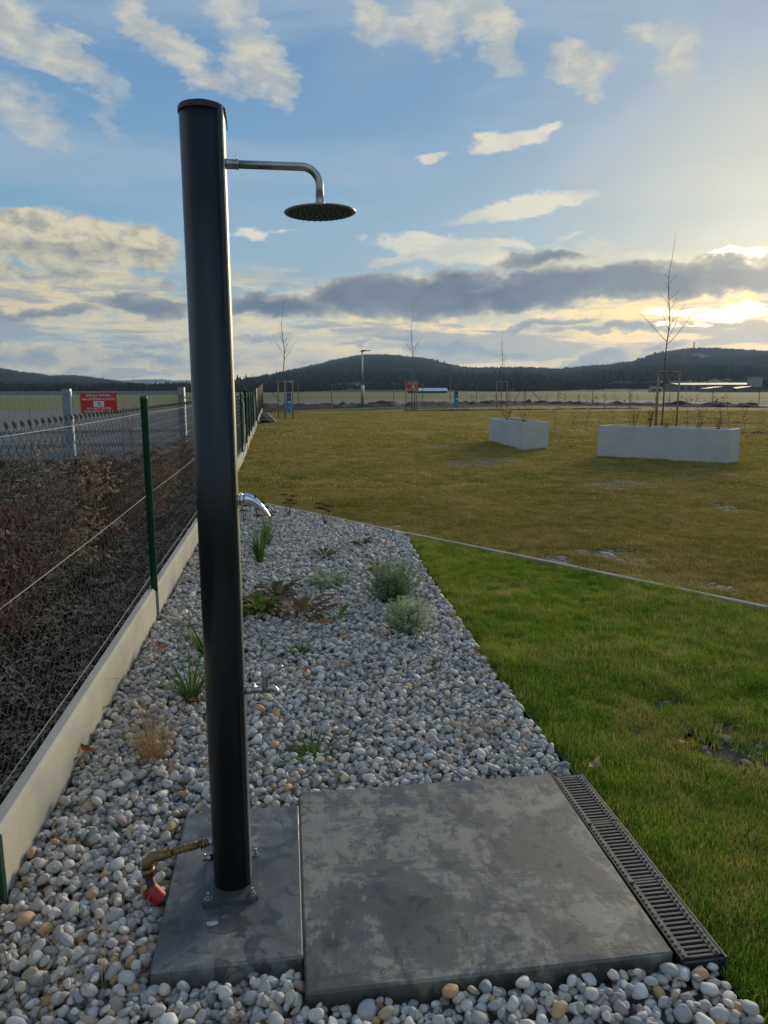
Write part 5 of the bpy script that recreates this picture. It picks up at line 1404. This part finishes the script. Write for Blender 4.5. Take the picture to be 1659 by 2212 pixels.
# fallen leaves
for i, (x_, y_, l, lob, lab) in enumerate(((343, 1412, .115, 3.5, 'large red-brown oak leaf lying on pebbles left of the column'), (418, 1528, .07, 0, 'dark red leaf at the foot of the strap-leaved clump'),
        (190, 1640, .085, 3, 'crumpled brown leaf against the concrete board'), (158, 1662, .05, 0, 'small yellow-brown leaf against the board, below the crumpled leaf'),
        (700, 1355, .075, 0, 'upright rusty leaf below the limp plant'), (1033, 1420, .07, 3, 'rust-coloured leaf near the right edge of the bed'), (225, 1545, .06, 2, 'brown leaf by the board above the dry tussock'),
        (920, 1300, .06, 2, 'small brown leaf right of the taller silvery shrub'), (662, 1462, .055, 2, 'dark brown leaf right of the foot tap handle'), (1285, 1668, .085, 2, 'pale brown leaf on the grass at the far end of the drain'),
        (2000, 1500, .05, 0, ''), (1478, 1618, .07, 2, 'curled tan leaf on the bare soil patch at right'), (1233, 968, .30, 2, 'dark dead leaves lying on the lawn between the two planters'))):
    if not lab: continue
    random.seed(70 + i); mb = MB(); curled_leaf(mb, l, l * .55, lob, .55, 13); p = gpt(x_, y_)
    o = mb.build('fallen_leaf', M['oak_leaf'] if i != 9 else M['straw'], None, p + Vector((0, 0, .038 if i not in (9, 11, 12) else .03)))
    o.rotation_euler = (random.uniform(-.3, .6), random.uniform(-.4, .4), random.uniform(0, 6)); tag(o, lab, 'leaf')

# ------------------------------------------------------------------ planters
def planter(label, loc, rotz, L, W_, H_, shrubs, seed):
    t = thing('planter_box', label, 'planter', loc, rotz); w = .06
    me = MB()
    for (a, b, c, d) in ((0, L, 0, w), (0, L, W_ - w, W_), (0, w, w + .001, W_ - w - .001), (L - w, L, w + .001, W_ - w - .001)): me.box(a, b, c, d, -.05, H_, bev=.004)
    me.build('box_wall', M['white_conc'], t)
    MB().add([(w - .01, w - .01, H_ - .06), (L - w + .01, w - .01, H_ - .06), (L - w + .01, W_ - w + .01, H_ - .06), (w - .01, W_ - w + .01, H_ - .06)], [(0, 1, 2, 3)]).build('soil', M['soil'], t)
    Rm = Matrix.Rotation(rotz, 4, 'Z')
    for i, (fx, fy, hh, lab) in enumerate(shrubs):
        random.seed(seed + i); p = Vector(loc) + Rm @ Vector((L * fx, W_ * fy, H_ - .07)); s_ = thing('bare_shrub', lab, 'shrub', p, 0, 'bare shrubs in the white planters'); mb = MB(); lf = MB()
        for k in range(8):
            d = Vector((random.uniform(-.45, .45), random.uniform(-.45, .45), 1)); b = branch(mb, (0, 0, 0), d, hh * random.uniform(.6, 1.1), .0045, 7, .10)
            for q in b[3:]:
                if random.random() < .5: branch(mb, q, rdir(.1, .8), hh * .25, .002, 3)
                if random.random() < .3:
                    for _ in range(2): leaf(lf, q, rdir(), rdir(), .04, .025)
        mb.build('stems', M['twig'], s_)
        if lf.v: lf.build('leaves', M['beech'], s_)
    return t
pd = Vector((3.10 - 3.53, 21.33 - 18.47, 0)); a1 = math.atan2(pd.y, pd.x)
planter('smaller white concrete planter box, left of the two on the lawn', (3.53, 18.47, 0), a1 - PI / 2, .70, 2.88, .70,
        [(.5, .82, .55, 'bare twiggy shrub at the far left end of the smaller planter'), (.55, .35, .60, 'bare twiggy shrub near the right corner of the smaller planter')], 200)
p2 = Vector((4.88, 16.52, 0)); p2b = Vector((7.00, 14.65, 0)); d2_ = p2b - p2
planter('long white concrete planter box, right of the two on the lawn', p2, math.atan2(d2_.y, d2_.x), d2_.length, .71, .70,
        [(.24, .5, .55, 'many-stemmed bare shrub in the left third of the long planter'), (.36, .6, .50, 'leaning shrub with a few brown leaves left of the middle of the long planter'),
         (.50, .5, .30, 'tiny shrub at the middle of the long planter'), (.74, .5, .62, 'tall bare shrub with dark leaves in the right part of the long planter'), (.88, .5, .45, 'thin bare shrub at the right end of the long planter')], 220)

# ------------------------------------------------------------------ staked young trees
def young_tree(label, base, top, fork, seed, spread=1.0, group='staked young trees'):
    random.seed(seed); t = thing('young_tree', label, 'tree', base, 0, group); h = top
    mb = MB(); pts = [Vector((0, 0, 0))]; n = 16
    for k in range(1, n + 1):
        z = h * k / n; pts.append(Vector((.012 * h * (k / n) * math.sin(k * .9) + .01 * random.uniform(-1, 1), .01 * random.uniform(-1, 1) * h * .3, z)))
    rr = [max(.004, .034 * (1 - k / n) ** .95 + .003) for k in range(n + 1)]
    mb.tube(pts, rr, 8); mb.build('trunk', M['bark'], t)
    def at_z(z):
        f = z / h * n; i = min(n - 1, int(f)); return pts[i].lerp(pts[i + 1], f - i)
    m = 15; cr = MB()
    for k in range(m):
        z = fork + (h * .80 - fork) * (k / m) ** 1.15; a = k * 2.4 + random.uniform(-.5, .5)
        l = (h - z) * random.uniform(.26, .40) * spread * (1.0 if k < 8 else .6); d = Vector((math.cos(a) * .95, math.sin(a) * .95, random.uniform(.7, 1.1)))
        b = branch(cr, at_z(z), d, l, (.011 * (1 - .6 * k / m) + .002), 8, .10, .12)
        for q in b[3:-1]:
            if random.random() < .62:
                dd = (b[-1] - b[0]).normalized() + rdir() * .8; branch(cr, q, dd, l * random.uniform(.2, .4), .0040, 5, .12)
    cr.build('crown', M['bark'], t)
    return t
def stake_frame(label, base, h, r, rotz, seed, group='timber tree stakes'):
    random.seed(seed); t = thing('tree_stake', label, 'stake', base, rotz, group); ps = []
    for k in range(3):
        a = 2 * PI * k / 3 - PI / 2; p = Vector((r * math.cos(a), r * math.sin(a), 0)); ps.append(p)
        MB().tube([p, p + Vector((random.uniform(-.03, .03), 0, h))], .036, 10).build('post', M['wood'], t)
    for k in range(3):
        a, b = ps[k], ps[(k + 1) % 3]; e = (b - a).normalized() * .07
        mb = MB(); mb.tube([a - e + Vector((0, 0, h - .04)), b + e + Vector((0, 0, h - .04))], .034, 10); mb.build('crossbar', M['wood'], t)
        c = (a + b) * .5
        MB().box(-.02, .02, -.04, .04, h - .085, h + .002).build('tie', M['rubber'], t, c * 1.0, math.atan2((b - a).y, (b - a).x))
    return t
tree_data = [((617, 903), 40.2, -5.45, 6.35, 3.15, 2.04, 'young bare tree nearest the fence, left of the street lamp', 'three-post timber stake frame by the blue pillar near the fence', .46),
             ((890, 888), 53.8, 2.07, 7.4, 3.9, 2.22, 'young bare tree in front of the main hill, right of the street lamp', 'timber stake frame in front of the small red sign', .46),
             ((1083, 882), 62.2, 10.0, 7.0, 3.3, 2.25, 'smallest looking bare tree, between the second blue pillar and the small planter', 'timber stake frame farthest from the camera right of the white hangar', .50),
             ((1433, 925), 29.4, 11.25, 7.5, 3.25, 2.24, 'largest bare young tree, behind the long white planter', 'big timber stake frame behind the long white planter', .52)]
for i, (pxy, Y, X, top, fork, hs, l1, l2, r) in enumerate(tree_data):
    young_tree(l1, (X, Y, 0), top, fork, 300 + i * 7, 1.0 if i != 2 else .7)
    stake_frame(l2, (X + .03, Y, 0), hs, r, R(20 + 17 * i) if i else R(5), 330 + i)
young_tree('bare young tree cut by the right edge of the photo', (19.1, 33.5, 0), 6.8, 2.9, 351)
stake_frame('timber stake frame cut by the right edge of the photo', (18.45, 33.5, 0), 2.35, .5, R(40), 352)

# saplings in rows
def sapling_mesh(seed, h, leaves):
    random.seed(seed); tw, lf = MB(), MB(); b = branch(tw, (0, 0, 0), (random.uniform(-.12, .12), 0, 1), h, .007, 9, .12, .1)
    for q in b[3:]:
        for _ in range(2):
            c = branch(tw, q, rdir(-.1, .8), h * random.uniform(.08, .2), .003, 3, .2)
            if random.random() < leaves:
                for _ in range(3): leaf(lf, c[-1], rdir(), rdir(), .06, .04)
    return tw, lf
saps = []
for s_ in range(6):
    tw, lf = sapling_mesh(400 + s_, .95, .5 if s_ % 2 else .25); a, b = tw.mesh('stem'), lf.mesh('leaves'); a.materials.append(M['bark']); b.materials.append(M['beech']); saps.append((a, b))
random.seed(5)
def sap_row(A, B, n, label, group, hs=1.0):
    for i in range(n):
        f = (i + random.uniform(.1, .9)) / n; a, b = saps[random.randrange(6)]
        t = thing('sapling', label.replace('NTH', ORD[i]), 'sapling', Vector((A[0], A[1], 0)).lerp(Vector((B[0], B[1], 0)), f), random.uniform(0, 6), group)
        s_ = hs * random.uniform(.7, 1.2); t.scale = (s_, s_, s_); link('stem', a, t); link('leaves', b, t)
sap_row((5.9, 26.6), (9.0, 26.9), 5, 'NTH sapling from the left in the row between the two planters', 'saplings behind the planters')
sap_row((9.1, 27.0), (14.7, 24.0), 12, 'NTH sapling from the left in the strip behind the long planter', 'saplings behind the planters')
sap_row((6.5, 54.8), (20, 58.8), 18, 'NTH tiny sapling from the left in the strip before the far kerb', 'saplings before the far kerb', 1.15)
sap_row((13.8, 32.9), (21, 31.6), 8, 'NTH sapling from the left in the strip below the right edge tree', 'saplings near the right edge tree')
sap_row((7.5, 66.5), (30, 62.8), 20, 'NTH dark young stem from the left on the mulch ridge right of the hangar', 'saplings on the far mulch ridge', 1.4)
sap_row((-7, 55.5), (5, 65.5), 12, 'NTH short dry stalk from the left on the mulch ridge round the street lamp', 'stalks on the mulch ridge', .5)

# ------------------------------------------------------------------ lamp, service pillars
lp = thing('street_lamp', 'grey street lamp with a flat dark head in front of the main hill', 'lamp', (-1.75, 60.2, 0))
MB().lathe([(.135, 0), (.135, 1.86), (.10, 1.93), (.085, 1.95)], 14).build('lower_pole', M['lamp_pole'], lp)
MB().lathe([(.072, 1.94), (.055, 4.55)], 12).build('upper_pole', M['lamp_pole'], lp)
hd_ = MB(); T = Matrix.Translation((0, 0, 4.62)) @ Matrix.Rotation(R(-7), 4, 'Y')
hd_.prism([(-.12, -.10), (.25, -.14), (.72, -.07), (.74, .07), (.25, .14), (-.12, .10)], .0, .06, M=T); hd_.prism([(-.10, -.08), (.30, -.10), (.30, .10), (-.10, .08)], .06, .12, M=T)
hd_.build('lamp_head', M['lamp_head'], lp); MB().lathe([(.06, 4.53), (.05, 4.66)], 10).build('joint', M['lamp_head'], lp)
def pillar(label, loc, h, rotz):
    t = thing('service_pillar', label, 'pillar', loc, rotz, 'blue service pillars')
    MB().box(-.24, .24, -.13, .13, 0, .04).build('plinth', M['kerb'], t)
    MB().box(-.17, .17, -.11, .11, .04, h, bev=.01).build('body', M['blue'], t)
    MB().box(-.18, .18, -.12, .12, h, h + .045, bev=.01).build('cap', M['galv'], t)
    MB().box(-.14, .15, -.118, -.111, h * .62, h * .93).build('socket_panel', M['navy'], t)
    for k in range(3): MB().box(-.08 + k * .08, -.03 + k * .08, -.123, -.1185, h * .70, h * .82).build('socket', M['galv'], t)
    MB().box(-.04, .08, -.116, -.1112, h * .50, h * .57).build('sticker', M['white_print'], t)
    mb = MB(); mb.add([(-.12, -.1115, h * .28), (-.05, -.1115, h * .28), (.13, -.1115, h * .20), (.13, -.1115, h * .24)], [(0, 1, 2, 3)]); mb.build('stripe', M['white_print'], t)
    return t
pillar('blue service pillar beside the stake frame near the fence', (-6.48, 50.0, 0), 1.38, .1)
pillar('blue service pillar standing alone right of the white hangar', (6.30, 63.6, 0), 1.44, .1)

# ------------------------------------------------------------------ haze
hz = MB().box(-9300, 9300, -300, 9300, -1.2, 470).mesh('haze')
ho = link('haze', hz); stuff(ho)
hm = bpy.data.materials.new('haze'); hm.use_nodes = True; hm.node_tree.nodes.clear()
g = NG(hm.node_tree); vo = g.node('ShaderNodeVolumePrincipled'); out = g.node('ShaderNodeOutputMaterial')
vo.inputs['Color'].default_value = (.48, .68, 1.0, 1); vo.inputs['Density'].default_value = 0.75e-4; vo.inputs['Anisotropy'].default_value = .3
g.l.new(vo.outputs[0], out.inputs['Volume']); hz.materials.append(hm)
